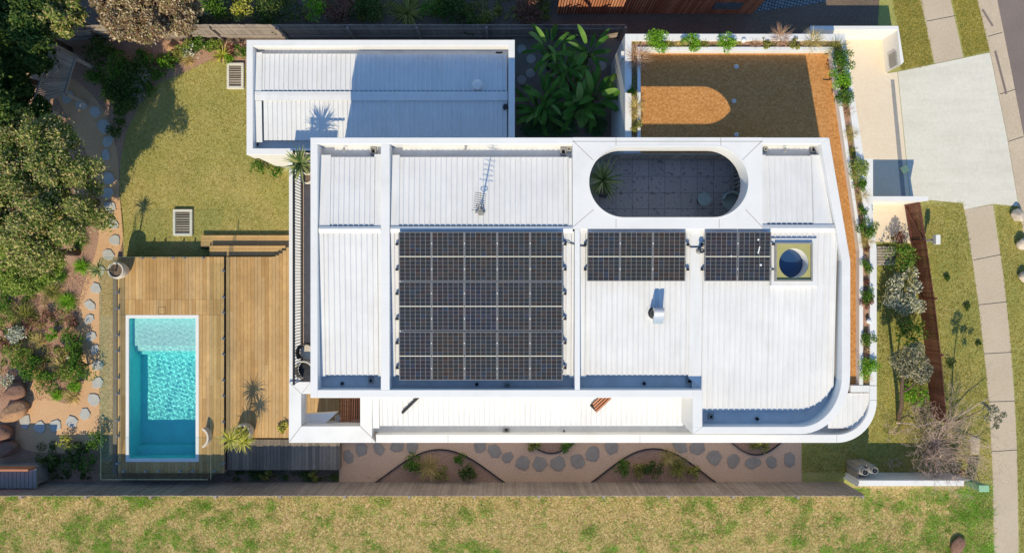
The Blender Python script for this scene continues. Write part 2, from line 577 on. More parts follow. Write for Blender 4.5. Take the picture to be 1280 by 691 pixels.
struct('field', 'rough dry paddock of straw and green weeds beyond the long fence', 'field', [PX([(-700, 607), (1420, 607), (1420, 1200), (-700, 1200)])], .006, M['field'])
struct('verge_strip', 'greener grass strip beside the lower footpath', 'lawn', [PX([(1206, 600), (1330, 600), (1420, 1200), (1214, 1200), (1196, 680)])], .009, M['verge'])
# footpath: slabs of concrete
FL = [(1132, -80), (1150, 0), (1168, 80)], [(1172, -80), (1188, 0), (1204, 72)]
struct('footpath', 'weathered concrete footpath running down the right side', 'footpath',
       [PX(FL[0] + FL[1][::-1]),
        PX([(1205, 262), (1216, 330), (1224, 390), (1233, 470), (1238, 540), (1241, 600), (1242, 691), (1244, 900), (1275, 900), (1273, 691), (1272, 620), (1271, 560), (1268, 500), (1263, 430), (1255, 350), (1241, 256)])],
       .012, M['footpath'])
mb = MB()
for a, b in (((1217, 325), (1252, 318)), ((1223, 381), (1259, 377)), ((1230, 442), (1265, 440)), ((1235, 502), (1269, 501)), ((1239, 564), (1272, 562)), ((1158, 27), (1194, 20))):
    mb.bar(W(*a, .0145), W(*b, .0145), .022, .004)
o = mb.build('footpath_joint', M['darkmetal']); tag(o, 'dark expansion joints across the concrete footpath', 'joint', kind='structure')
struct('driveway', 'pale concrete driveway apron sloping out to the road', 'driveway',
       [PX([(1122, 90), (1180, 78), (1237, 66), (1258, 170), (1273, 258), (1241, 255), (1205, 262), (1203, 254), (1160, 250), (1138, 250)])], .016, M['concrete'])
struct('forecourt', 'cream concrete forecourt inside the white boundary wall', 'driveway',
       [PX([(1040, 44), (1104, 44), (1109, 92), (1121.4, 90.3), (1137.4, 250), (1134, 256), (1138, 304), (1094, 302), (1040, 306)])], .016, M['concrete_cream'])
mb = MB()
mb.prism(PX([(1113, 100), (1117.5, 100), (1132, 248), (1126.5, 248)]), .012, .021)
o = mb.build('drain_grate', None or M['greymetal']); tag(o, 'grey strip drain running across the forecourt', 'drain')
# kerb and road
struct('kerb', 'worn concrete kerb and gutter along the road', 'kerb', [PX([(1196, -120), (1221, 0), (1237.4, 66), (1258.4, 170), (1273.4, 258), (1300, 420), (1330, 420), (1296, 258), (1281, 180), (1262, 80), (1246, 0), (1222, -120)])], .0, M['kerb'], .022)
struct('road', 'grey brown asphalt road in the top right corner', 'road', [PX([(1222, -120), (1246, 0), (1262, 80), (1281, 180), (1296, 258), (1330, 420), (1800, 420), (1800, -120)])], .006, M['asphalt'])
mb = MB()
for a, b in (((1228, 12), (1241, 33)), ((1244, 64), (1258, 118))):
    mb.bar(W(*a, .026), W(*b, .026), .09, .006)
o = mb.build('gutter_stain', M['asphalt']); tag(o, 'dark dirt lying in the kerb gutter', 'dirt', kind='stuff')
mb = MB()
for a, b in (((1234.6, 46), (1252.5, 41)), ((1250, 118), (1269, 112)), ((1260.5, 177), (1279, 171))):
    mb.bar(W(*a, .0245), W(*b, .0245), .022, .005)
tag(mb.build('kerb_joint', M['darkmetal']), 'dark joints across the concrete kerb', 'joint', kind='structure')
# yard of the tropical garden and the neighbour's paving
struct('yard', 'dark gravel yard under the tropical plants', 'yard', [PX([(640, 36), (784, 36), (784, 200), (640, 200)])], .006, M['paving_dark'])


def cobblemat():
    t = NT('cobble_paving')
    b = t.n('ShaderNodeTexBrick')
    b.offset = .0
    b.inputs['Scale'].default_value = 5.0
    b.inputs['Brick Width'].default_value = .62
    b.inputs['Row Height'].default_value = .62
    b.inputs['Mortar Size'].default_value = .07
    b.inputs['Color1'].default_value = RGB(120, 130, 134)
    b.inputs['Color2'].default_value = RGB(150, 158, 160)
    b.inputs['Mortar'].default_value = RGB(60, 60, 62)
    mp = t.n('ShaderNodeMapping'); mp.inputs['Rotation'].default_value = (0, 0, .25)
    t.l(t.co(), mp.inputs['Vector']); t.l(mp.outputs[0], b.inputs['Vector'])
    t.bsdf(b.outputs['Color'], .7, b.outputs['Fac'], .3, .02)
    return t.mat


struct('cobble_paving', 'small square paving of the neighbour in deep shade', 'paving', [PX([(942, -40), (1050, -40), (1034, 2), (1000, 8), (966, 12), (942, 16)])], .006, cobblemat())

# ================================================================== the house
house = thing('house', 'large white modern house with ribbed roofs, oval roof opening and planted garage roof', 'house', (2, -.5, 0))
ZT = 6.5      # top of the upper parapet
ZG = 5.98     # gutter floor
YR = 1.50     # ridge


def zS(y):    # south slope
    return 6.36 + (y - YR) * .052


def zN(y):
    return 6.36 - (y - YR) * .062


def u(px, py):
    return W(px, py, ZT).xy[:]


xL, xR = X(388, ZT), X(1036, ZT)
yT, yB = Y(172, ZT), Y(497, ZT)
yI = Y(180, ZT)        # inner line of the top parapet
xV0, xV1 = X(716, ZT), X(953, ZT)
# --- curved parapet at the lower right
def qcurve(cx, cy, rx, ry, n=14, a0=0.0, a1=90.0):
    return [(cx + rx * math.cos(math.radians(a0 + (a1 - a0) * i / n)), cy + ry * math.sin(math.radians(a0 + (a1 - a0) * i / n))) for i in range(n + 1)]


east_out = [(1036.5, 172), (1063, 326), (1063, 462)] + qcurve(1001, 468, 62, 74)[1:] + [(866, 542)]
east_in = [(1026.5, 180), (1052.5, 326), (1052.5, 462)] + qcurve(1001, 468, 51.5, 65)[1:] + [(878, 533)]
p = MB()
p.strip([u(*q) for q in east_out], [u(*q) for q in east_in], 5.62, ZT)
p.box(xL, xV0, yI, yT, 5.62, ZT)
p.prism([u(953, 172), u(1036.5, 172), u(1026.5, 180), u(953, 180)], 5.62, ZT)
p.box(xL, X(397, ZT), yB, yI, 5.62, ZT)
p.box(X(397, ZT), X(866, ZT), yB, Y(487, ZT), 5.62, ZT)
p.box(X(866, ZT), X(878, ZT), Y(533, ZT), Y(487, ZT), 5.62, ZT)
p.prism([u(866, 542), u(878, 533), u(866, 533)], 5.62, ZT - .003)
p.build('parapet', M['cap'], house, bevel=.012)
# beams between the roof bays
b = MB()
b.box(X(476, ZT), X(487, ZT), Y(487, ZT), yI, ZG, ZT - .003)
b.build('roof_beam', M['cap'], house, bevel=.01)
b = MB()
b.box(X(718.5, ZT), X(725, ZT), Y(487, ZT), Y(286, ZT), ZG, ZT - .003)
b.build('roof_beam', M['cap'], house, bevel=.01)
# gutter floor / roof deck
d = MB()
d.box(X(397, ZT), xV0, Y(487, ZT), yI, 5.66, ZG)
d.box(xV0, xV1, Y(487, ZT), Y(286, ZT), 5.66, ZG)
ein = [u(*q) for q in east_in]
d.prism([u(953, 180)] + ein[:-1] + [u(878, 533), u(878, 487), u(953, 487)], 5.66, ZG)
d.build('roof_deck', M['gutter'], house)

# --- oval opening surround
cx, cy = X(836, ZT), (Y(183, ZT) + Y(272, ZT)) / 2
ry = (Y(183, ZT) - Y(272, ZT)) / 2
hx = (X(936, ZT) - X(736, ZT)) / 2
rx0, rx1, ry0, ry1 = xV0, xV1, Y(286, ZT), yT


def stadium(a, grow=0.0):
    """point of the stadium outline in direction a"""
    r = ry + grow
    L2 = hx - ry
    c, s_ = math.cos(a), math.sin(a)
    # straight sides
    if abs(s_) > 1e-6:
        t = r / abs(s_)
        if abs(t * c) <= L2:
            return (cx + t * c, cy + t * s_)
    sg = 1 if c > 0 else -1
    k = sg * L2
    bq = c * k
    t = bq + math.sqrt(max(0, bq * bq - (k * k - r * r)))
    return (cx + t * c, cy + t * s_)


def onrect(a):
    c, s_ = math.cos(a), math.sin(a)
    ts = []
    if c > 1e-9: ts.append((rx1 - cx) / c)
    if c < -1e-9: ts.append((rx0 - cx) / c)
    if s_ > 1e-9: ts.append((ry1 - cy) / s_)
    if s_ < -1e-9: ts.append((ry0 - cy) / s_)
    t = min(ts)
    return (cx + t * c, cy + t * s_)


angs = set(2 * PI * i / 160 for i in range(160))
for (qx, qy) in ((rx0, ry0), (rx1, ry0), (rx0, ry1), (rx1, ry1)):
    angs.add(math.atan2(qy - cy, qx - cx) % (2 * PI))
angs = sorted(angs)
ov = MB()
ov.ring([onrect(a) for a in angs], [stadium(a) for a in angs], 5.72, ZT)
ov.build('opening_surround', M['cap'], house)
ov = MB()
ov.ring([stadium(a, .035) for a in angs], [stadium(a, -.012) for a in angs], ZT - .09, ZT + .004)
ov.build('opening_trim', M['white'], house)
# seams of the metal panels
for a, c in (((716, 176), (741, 200)), ((953, 176), (928, 200)), ((716, 284), (742, 262)), ((953, 284), (932, 262)), ((770, 172), (770, 182)), ((901, 172), (901, 182)), ((770, 274), (770, 285)), ((899, 274), (899, 285)), ((770, 177), (901, 177)), ((716, 177), (770, 177)), ((901, 177), (953, 177))):
    pa, pc = W(*a, ZT), W(*c, ZT)
    sm = MB()
    sm.bar(pa + Vector((0, 0, .001)), pc + Vector((0, 0, .001)), .014, .006)
    sm.build('panel_seam', M['greymetal'], house)


# --- ribbed sheets
def ribbed(x0, x1, yA, yB_, zf, pitch=.172, name='roof_sheet', mat='roof', lift=0.0):
    """ribs run along y; yB_ may be a function of x"""
    mb = MB()
    n = max(1, int(round((x1 - x0) / pitch)))
    pw = (x1 - x0) / n
    prof = []
    for i in range(n):
        xx = x0 + i * pw
        prof += [(xx, 0), (xx + pw - .058, 0), (xx + pw - .040, .030), (xx + pw - .018, .030)]
    prof += [(x1, 0)]
    vs = []
    for x_, dz in prof:
        yb = yB_(x_) if callable(yB_) else yB_
        for yy in (yA, yb):
            vs.append((x_, yy, zf(yy) + dz + lift))
    k = len(prof)
    fs = [(2 * i, 2 * i + 2, 2 * i + 3, 2 * i + 1) for i in range(k - 1)]
    # thickness
    vs2 = [(v[0], v[1], v[2] - .012) for v in vs]
    m = len(vs)
    fs2 = [tuple(m + q for q in f[::-1]) for f in fs]
    fe = [(2 * i + e, 2 * i + 2 + e, m + 2 * i + 2 + e, m + 2 * i + e) for i in range(k - 1) for e in (0, 1)]
    mb.add(vs + vs2, fs + fs2 + fe)
    return mb.build(name, M[mat], house_part_parent[0])


house_part_parent = [house]
yRi = Y(283.5, ZT)
yN0 = Y(194.5, ZT)
ribbed(X(409, ZT), X(468, ZT), yRi, yN0, zN)
ribbed(X(497, ZT), X(712, ZT), yRi, yN0, zN)
ribbed(X(960, ZT), X(1020, ZT), Y(281, ZT), Y(193, ZT), zN)
yS0 = Y(289, ZT)
ribbed(X(402, ZT), X(472, ZT), yS0, Y(471, ZT), zS)
ribbed(X(491, ZT), X(716, ZT), yS0, Y(471, ZT), zS)


def yend(x):
    px = 640 + x * sc(ZT)
    if px < 868: return Y(471, ZT)
    if px < 1001: return Y(516, ZT)
    t = min(1.0, (px - 1001) / 49.0)
    return Y(468 + 48 * math.sqrt(max(0, 1 - t * t * .92)), ZT)


ribbed(X(727, ZT), X(868, ZT), yS0, Y(471, ZT), zS)
ribbed(X(869, ZT), X(965.4, ZT), yS0, yend, zS)
ribbed(X(965.6, ZT), X(1019.4, ZT), Y(353, ZT), yend, zS)
ribbed(X(965.6, ZT), X(1019.4, ZT), yS0, Y(302, ZT), zS)
ribbed(X(1019.6, ZT), X(1049.5, ZT), yS0, yend, zS)

# --- flat flashings (thin solid plates that follow the slopes)
fl = MB()


def plate(pxs, zf, up=.03, th=.02):
    q = [u(*a) for a in pxs]
    fl.prism(q, lambda x, y: zf(y) + up - th, lambda x, y: zf(y) + up)


plate([(397.5, 284), (411, 284), (411, 192), (397.5, 192)], zN)
plate([(466, 284), (475.5, 284), (475.5, 191), (466, 191)], zN)
plate([(487.5, 284), (498, 284), (498, 192), (487.5, 192)], zN)
plate([(710, 284), (715.5, 284), (715.5, 196), (710, 196)], zN)
plate([(953.5, 281), (961, 281), (961, 192), (953.5, 192)], zN)
plate([(1018, 281), (1043.5, 281), (1029, 192), (1018, 192)], zN)
plate([(397.5, 289), (403, 289), (403, 473), (397.5, 473)], zS)
plate([(470, 289), (475.5, 289), (475.5, 473), (470, 473)], zS)
plate([(487.5, 289), (492, 289), (492, 473), (487.5, 473)], zS)
plate([(713, 289), (718, 289), (718, 474), (713, 474)], zS)
plate([(725.5, 289), (734, 289), (734, 473.5), (725.5, 473.5)], zS)
plate([(864, 289), (880, 289), (880, 486.6), (864, 474)], zS, .035)
# ridge capping: a low folded profile
def ridge(pa, pb, y0, yr, y1, up):
    ya, yb, yc = Y(y0, ZT), Y(yr, ZT), Y(y1, ZT)
    x0, x1 = X(pa, ZT), X(pb, ZT)
    za, zb, zc = zN(ya) + up, 6.36 + up + .04, zS(yc) + up
    vs = []
    for x in (x0, x1):
        vs += [(x, ya, za), (x, yb, zb), (x, yc, zc), (x, yc, zc - .02), (x, yb, zb - .025), (x, ya, za - .02)]
    fl.add(vs, [(0, 1, 7, 6), (1, 2, 8, 7), (2, 3, 9, 8), (3, 4, 10, 9), (4, 5, 11, 10), (5, 0, 6, 11), (0, 5, 4, 3, 2, 1), (6, 7, 8, 9, 10, 11)])


ridge(397.6, 475.4, 282.5, 286, 291, .06)
ridge(487.6, 716, 282.5, 286, 291, .06)
ridge(953.5, 1044, 280.5, 285, 291, .06)
plate([(725.5, 285.5), (1050, 285.5), (1050, 291), (725.5, 291)], zS, .055)
fl.build('flashing', M['roof'], house)
# dark strips painted as the shade in the open rib ends under the ridge
for (pa, pb, py) in ((409, 468, 282.6), (497, 712, 282.6), (960, 1020, 280.4)):
    yy = Y(py, ZT)
    cl = MB(); cl.box(X(pa, ZT) + .004, X(pb, ZT) - .004, yy, yy + .03, zN(yy) + .001, zN(yy) + .022)
    cl.build('rib_end_shade', M['darkmetal'], house)
# gutter sumps and overflow pipes
for (px, py, w, h_) in ((467, 189, 6, 8), (704, 190, 6, 8), (711, 187, 4, 5), (1016, 187, 6, 8), (956, 187, 4, 5), (464, 475, 5, 7), (861, 476, 6, 6), (888, 520, 5, 6), (634, 481, 6, 4)):
    g = MB()
    c = W(px, py, ZG)
    hx_, hy_ = w / 39.0 / 1.6, h_ / 39.0 / 1.8
    g.ring([(c.x - hx_, c.y - hy_), (c.x + hx_, c.y - hy_), (c.x + hx_, c.y + hy_), (c.x - hx_, c.y + hy_)],
           [(c.x - hx_ + .04, c.y - hy_ + .04), (c.x + hx_ - .04, c.y - hy_ + .04), (c.x + hx_ - .04, c.y + hy_ - .04), (c.x - hx_ + .04, c.y + hy_ - .04)], ZG + .001, ZG + .09, 0)
    g.box(c.x - hx_ + .05, c.x + hx_ - .05, c.y - hy_ + .05, c.y + hy_ - .05, ZG + .001, ZG + .012, 0)
    g.lathe([(.045, .013), (.045, .02), (.01, .021)], (c.x, c.y, ZG), 12, 1)
    g.build('gutter_sump', [M['greymetal'], M['black']], house)
for (px, py) in ((430, 187), (582, 185.5), (982, 187.5)):
    c = W(px, py, 6.28)
    g = MB()
    g.tube([c + Vector((0, .07, -.02)), c + Vector((0, -.03, 0)), c + Vector((0, -.06, -.08))], .035, 10, 0)
    g.build('overflow_pipe', M['greymetal'], house)
for (px, py) in ((428, 479), (596, 480), (805, 479), (946, 523)):
    c = W(px, py, ZG)
    g = MB()
    g.lathe([(.055, .0), (.055, .06), (.03, .07)], c, 12)
    g.build('overflow_pipe', M['darkmetal'], house)

# ---------------- lower skirt roof
ZL = 3.5       # slab edge band that runs round the first floor
ZLG = 3.06


def v(px, py, z=ZL):
    return W(px, py, z).xy[:]


lo = MB()
out_c = [(1096, 482), (1096, 500)] + qcurve(1046, 501, 50, 52)[1:] + [(470, 553)]
in_c = [(1087.5, 482), (1087.5, 500)] + qcurve(1046, 501, 41, 42)[1:] + [(470, 543)]
lo.strip([v(*q) for q in out_c], [v(*q) for q in in_c], 2.85, ZL)
# frame round the corner void
lo.prism([v(361, 477), v(388, 477), v(376.5, 492), v(376.5, 532), v(361, 552)], 2.85, ZL)
lo.prism([v(361.2, 552.6), v(376.7, 532.4), v(450, 532.4), v(465, 547), v(469.8, 553), v(361.2, 553)], 2.85, ZL)
lo.prism([v(450.2, 532), v(450.2, 484), v(465, 484), v(465, 546.6)], 2.85, ZL)
lo.prism([v(388.2, 477), v(396, 477), v(396, 492), v(376.9, 492)], 2.85, ZL)
lo.build('lower_parapet', M['cap'], house, bevel=.012)
for a, c in (((361, 552.6), (376.5, 532.4)), ((465, 547), (450, 532)), ((465, 553), (465, 543.3)), ((361, 477), (376.5, 492)), ((560, 553), (560, 543.3)), ((800, 553), (800, 543.3)), ((1046, 553), (1046, 543.3)), ((1096, 500), (1087.7, 500))):
    sm = MB()
    sm.bar(W(*a, ZL + .001), W(*c, ZL + .001), .012, .004)
    sm.build('panel_seam', M['greymetal'], house)
lo = MB()
lo.prism([v(465, 480), v(1087.5, 480), v(1087.5, 500)] + [v(*q) for q in qcurve(1046, 501, 41, 42)] + [v(465, 543)], 2.86, ZLG)
lo.build('lower_roof_deck', M['gutter'], house)


def zLw(y):
    return 5.0 + (y + 3.8) * .08


def zLw2(y):
    return 3.40 + (y + 4.2) * .05


ribbed(X(466, 4.95), X(854, 4.95), -3.80, Y(532, 4.9), zLw)


def yend2(x):
    px = 640 + x * sc(3.4)
    if px < 1072: return Y(535, 3.35)
    t = min(1, (px - 1060) / 27.0)
    return Y(505 + 30 * math.sqrt(max(0, 1 - t * t * .95)), 3.35)


ribbed(X(1036, 3.4), X(1086.5, 3.4), Y(491, 3.4), yend2, zLw2)
fl = MB()
q = [W(a, b_, 4.95).xy[:] for a, b_ in ((466, 483), (474, 483), (474, 535), (466, 535))]
fl.prism(q, lambda x, y: zLw(y) + .02, lambda x, y: zLw(y) + .05)
fl.build('flashing', M['roof'], house)
lo = MB()
lo.prism([v(1063.5, 481.5), v(1087.3, 481.5), v(1087.3, 490), v(1063.5, 490)], ZLG, ZL)
lo.build('lower_parapet', M['cap'], house, bevel=.01)
# upper wall face that closes the lower roof on its right
w = MB()
w.box(5.715, 5.80, Y(541, ZT), -3.83, ZLG + .002, 5.61)
w.box(X(466, 4.9) + .05, 5.71, Y(532, 4.9) + .06, -3.76, ZLG + .002, 4.86)
w.build('wall', M['white'], house)
# gutter clips / sump on the lower roof
g = MB()
c = W(633, 536.5, ZLG)
g.box(c.x - .11, c.x + .11, c.y - .06, c.y + .06, ZLG + .001, ZLG + .06, 0)
g.lathe([(.05, .061), (.05, .075), (.01, .076)], c, 10, 1)
g.build('gutter_sump', [M['greymetal'], M['black']], house)
g = MB()
g.lathe([(.03, 0), (.03, .06), (.01, .07)], W(705, 538, ZLG), 10)
g.build('overflow_pipe', M['black'], house)
# diagonal timber lined slots in the lower roof
for k, (a, c, wd) in enumerate((((502.5, 516), (525, 494), .05), ((741.5, 511), (760, 493), .30))):
    pa, pc = W(*a, 5.0), W(*c, 5.0)
    dr = (pc - pa).normalized()
    nr = Vector((-dr.y, dr.x, 0))
    sl = MB()
    for i in range(1 if k == 0 else 4):
        off = nr * ((i - (0 if k == 0 else 1.5)) * .085)
        ia = pa + off + dr * (0 if k == 0 else .035 * i); ib = pc + off
        za, zb = zLw(ia.y) + .075, zLw(ib.y) + .075
        sl.bar((ia.x, ia.y, za), (ib.x, ib.y, zb), .05, .05, 0)
    o1 = sl.build('roof_slot', M['battens'] if k else M['darkmetal'], house)
    sl = MB()
    q = [pa - nr * (wd / 2 + .02), pa + nr * (wd / 2 + .02), pc + nr * (wd / 2 + .02), pc - nr * (wd / 2 + .02)]
    sl.prism([(t.x, t.y) for t in q], lambda x, y: zLw(y) + .030, lambda x, y: zLw(y) + .048)
    sl.build('slot_base', M['black'], o1)

# ---------------- walls under the roofs
w = MB()
w.box(-6.25, 2.05, -3.75, 4.25, 3.3, 5.65)
w.box(2.05, 8.15, -3.75, 1.45, 3.3, 5.65)
w.prism([(8.15, 4.28), (9.75, 4.28), (10.4, .5), (10.4, -3.1), (9.2, -4.85), (5.85, -4.85), (5.85, -3.76), (8.15, -3.76)], 3.3, 5.61)
# ground floor, with the void at the lower left left open
w.box(-6.45, 13.2, -3.75, 4.30, 0, 3.05)
w.prism([(-5.3, -3.76), (-5.3, -5.75), (11.4, -5.75), (12.7, -4.8), (12.7, -3.76)], 0, 2.84)
w.build('wall', M['white'], house)
w = MB()
w.box(-5.3, 11.2, -5.79, -5.753, .3, .6)
w.build('base_course', M['greymetal'], house)

# ---------------- terrace seen through the oval opening
def terracemat():
    t = NT('terrace_tile')
    g = t.n('ShaderNodeTexBrick')
    g.offset = 0
    g.inputs['Scale'].default_value = 1.7
    g.inputs['Brick Width'].default_value = 1
    g.inputs['Row Height'].default_value = 1
    g.inputs['Mortar Size'].default_value = .012
    g.inputs['Color1'].default_value = RGB(178, 170, 166)
    g.inputs['Color2'].default_value = RGB(192, 182, 178)
    g.inputs['Mortar'].default_value = RGB(110, 106, 104)
    t.l(t.co(), g.inputs['Vector'])
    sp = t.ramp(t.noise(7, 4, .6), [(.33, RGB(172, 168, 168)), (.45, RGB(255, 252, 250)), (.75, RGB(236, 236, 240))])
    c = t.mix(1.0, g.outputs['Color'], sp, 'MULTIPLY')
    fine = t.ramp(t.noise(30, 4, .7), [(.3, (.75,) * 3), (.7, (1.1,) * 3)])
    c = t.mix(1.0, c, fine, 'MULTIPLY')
    t.bsdf(c, .6, t.noise(30, 4), .2, .01)
    return t.mat


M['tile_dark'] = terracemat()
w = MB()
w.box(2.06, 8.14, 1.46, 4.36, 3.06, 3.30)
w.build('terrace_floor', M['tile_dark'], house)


def slat_screen(x0, x1, y0, y1, z0, z1, along, parent, mat, step=.075, name='louvre_screen', w_=.03, d_=.05):
    mb = MB()
    n = int(((x1 - x0) if along == 'x' else (y1 - y0)) / step)
    for i in range(n + 1):
        if along == 'x':
            xx = x0 + i * step
            mb.box(xx, xx + w_, y0, y0 + d_, z0, z1)
        else:
            yy = y0 + i * step
            mb.box(x0, x0 + d_, yy, yy + w_, z0, z1)
    if along == 'x':
        mb.box(x0, x1, y0 - .01, y0 + d_ + .01, z1, z1 + .05)
        mb.box(x0, x1, y0 - .01, y0 + d_ + .01, z0 - .06, z0)
    else:
        mb.box(x0 - .01, x0 + d_ + .01, y0, y1, z1, z1 + .05)
        mb.box(x0 - .01, x0 + d_ + .01, y0, y1, z0 - .06, z0)
    return mb.build(name, mat, parent)


slat_screen(2.15, 8.05, 4.24, 4.30, 3.38, 4.22, 'x', house, M['slat_grey'], .09, 'terrace_balustrade', .05, .03)
slat_screen(7.98, 8.05, 1.5, 4.2, 3.40, 5.6, 'y', house, M['slat_grey'], .15, 'louvre_screen', .07, .06)

# ---------------- balcony on the left
bx0 = X(362.5, 3.4)
w = MB()
w.box(-7.618, -6.46, Y(478, 3.5) + .01, 4.38, 2.95, 3.30)
w.build('balcony_floor', M['render_beige'], house)
w = MB()
w.box(bx0 - .03, -7.62, -3.80, 4.384, 2.9, 3.42)
w.box(bx0 - .03, -6.5, 4.385, 4.44, 2.9, 3.9)
w.build('balcony_upstand', M['white'], house)
bal = MB()
xb = X(366.5, 4.4)
nb = int((4.36 + 3.72) / .105)
for i in range(nb):
    yy = -3.72 + i * .105
    bal.box(xb + .008, xb + .032, yy, yy + .022, 3.44, 4.362)
bal.build('balustrade', M['darkmetal'], house)
bal = MB()
bal.box(xb - .02, xb + .055, -3.75, 4.37, 4.362, 4.41)
bal.box(xb, xb + .04, -3.75, 4.37, 3.423, 3.45)
bal.box(xb + .056, -6.36, 4.28, 4.34, 4.362, 4.41)
bal.build('handrail', M['darkmetal'], house)
# void at the lower left: what is seen through the frame
w = MB()
w.prism([v(377, 531.5, 3.0), v(377, 518, 3.0), v(421, 515.5, 3.0), v(404, 531.5, 3.0)], 2.7, 3.0)
w.build('awning_slab', M['white'], house)
sc1 = MB()
for i in range(9):
    xx = X(425.5, 2.2) + i * .083
    sc1.bar((xx, -4.5, 2.0), (xx + .05, -5.6, 2.3), .04, .07, 0)
for i in range(6):
    yy = -4.55 - i * .19
    sc1.bar((X(424, 2), yy, 1.95), (X(450, 2), yy - .06, 1.95), .03, .03, 1)
sc1.build('batten_screen', [M['battens'], M['darkmetal']], house)
w = MB()
w.box(-7.9, -5.32, -5.92, -5.77, 0, 2.84)
w.build('wall', M['white'], house)
w = MB()
for i in range(3):
    w.box(X(419 + i * 2.5, 1.0), X(420.6 + i * 2.5, 1.0), Y(528, 1.0), Y(520, 1.0), .62, 1.0)
w.build('white_rail', M['white'], house)

# ---------------- planted garage roof (wing of the house)
ZP = 3.5      # planter wall tops
ZF = 3.2      # gravel level
w = MB()
wing = [W(781.5, 42.5, ZP).xy[:], W(1056, 42.5, ZP).xy[:], W(1089.5, 258, ZP).xy[:], W(1096, 312, ZP).xy[:], W(1096, 490, ZP).xy[:], (10.62, W(1096, 490, ZP).y), (10.62, 4.31), (W(781.5, 0, ZP).x, 4.31)]
wing_i = wing
w.prism(wing_i, 0, 2.98)
w.build('garage_wall', M['white'], house)
w = MB()
w.prism(wing_i, 2.981, ZF - .01)
w.build('garage_roof_slab', M['gutter'], house)


def pp(px, py):
    return W(px, py, ZP).xy[:]


gw = MB()
# outer walls
o_out = [(781.5, 172), (781.5, 42.5), (1056, 42.5), (1089.5, 258), (1096, 312), (1096, 481.3)]
o_in = [(789.5, 172), (789.5, 51), (1051, 51), (1079.5, 262), (1087.5, 313), (1087.5, 481.3)]
gw.strip([pp(*q) for q in o_out], [pp(*q) for q in o_in], ZF - .02, ZP)
# inner walls
i_out = [(797, 172), (797, 58.5), (1043.5, 58.5), (1071.5, 260), (1079.4, 313), (1079.4, 481.3)]
i_in = [(801, 172), (801, 64), (1039, 64), (1067.5, 260), (1074.5, 313), (1074.5, 481.3)]
gw.strip([pp(*q) for q in i_out], [pp(*q) for q in i_in], ZF - .02, ZP - .02)
gw.build('planter_wall', M['cap'], house, bevel=.01)
so = MB()
so.strip([pp(*q) for q in o_in], [pp(*q) for q in i_out], ZF - .02, ZP - .12)
so.build('planter_soil', M['mulch'], house)
gr = MB()
gr.prism([W(801, 172, ZF).xy[:], W(801, 64.5, ZF).xy[:], W(1039, 64.5, ZF).xy[:], W(1067, 260, ZF).xy[:], W(1074, 313, ZF).xy[:], W(1074, 492, ZF).xy[:], (10.7, W(0, 492, ZF).y), (10.7, .5), (10.0, 4.4), (10.0, 4.32), (W(801, 0, ZF).x, 4.32)], ZF - .012, ZF + .03)
gr.build('roof_gravel', M['gravel'], house)
# domed roof drains in the gravel
for px, py in ((920, 84), (917, 127), (920, 169)):
    mb = MB()
    mb.lathe([(.09, .03), (.09, .05), (.065, .09), (.02, .10)], W(px, py, ZF), 14)
    mb.build('roof_drain', M['softit'], house, smooth=True)
# little planter lights
for px, py in ((928, 52.5), (1083.5, 401)):
    mb = MB()
    mb.lathe([(.05, 0), (.05, .12), (.085, .13), (.085, .17), (.04, .20)], W(px, py, ZP - .12), 14)
    mb.build('planter_light', M['white'], house, smooth=False)
# wall mounted white box on the west face
w = MB()
w.box(X(781.5, ZP) - .1, X(781.5, ZP) - .004, Y(74, 3.1), Y(66, 3.1), 2.75, 3.25)
w.build('wall_box', M['white'], house)
# ================================================================== studio at the back
studio = thing('studio', 'low white outbuilding with ribbed roof, half in the shadow of the house', 'outbuilding', (-5, 6.5, 0))
ZQ = 3.35
house_part_parent[0] = studio
s0, s1, t0, t1 = X(308, ZQ), X(643.5, ZQ), Y(193.5, ZQ), Y(50, ZQ)
w = MB()
w.box(s0 + .06, s1 - .06, t0 + .06, t1 - .06, 0, 2.8)
w.build('wall', M['white'], studio)
w = MB()
w.box(s0 + .2, s1 - .2, t0 + .2, t1 - .2, 2.8, 2.92)
w.build('roof_deck', M['gutter'], studio)
th = 8 / sc(ZQ)
w = MB()
w.ring([(s0, t0), (s1, t0), (s1, t1), (s0, t1)], [(s0 + th, t0 + th), (s1 - th, t0 + th), (s1 - th, t1 - th), (s0 + th, t1 - th)], 2.6, ZQ)
w.build('parapet', M['cap'], studio, bevel=.012)
YQ = Y(120, 3.1)


def zq(y):
    return 3.16 - abs(y - YQ) * .045


ribbed(X(326, 3.1), X(634, 3.1), Y(117, 3.1), Y(68.5, 3.0), zq)
ribbed(X(330, 3.1), X(634, 3.1), Y(126, 3.1), Y(176, 3.0), zq)
fl = MB()


def splate(pxs, up=.05):
    q = [W(a, b_, 3.1).xy[:] for a, b_ in pxs]
    fl.prism(q, lambda x, y: zq(y) + up - .02, lambda x, y: zq(y) + up)


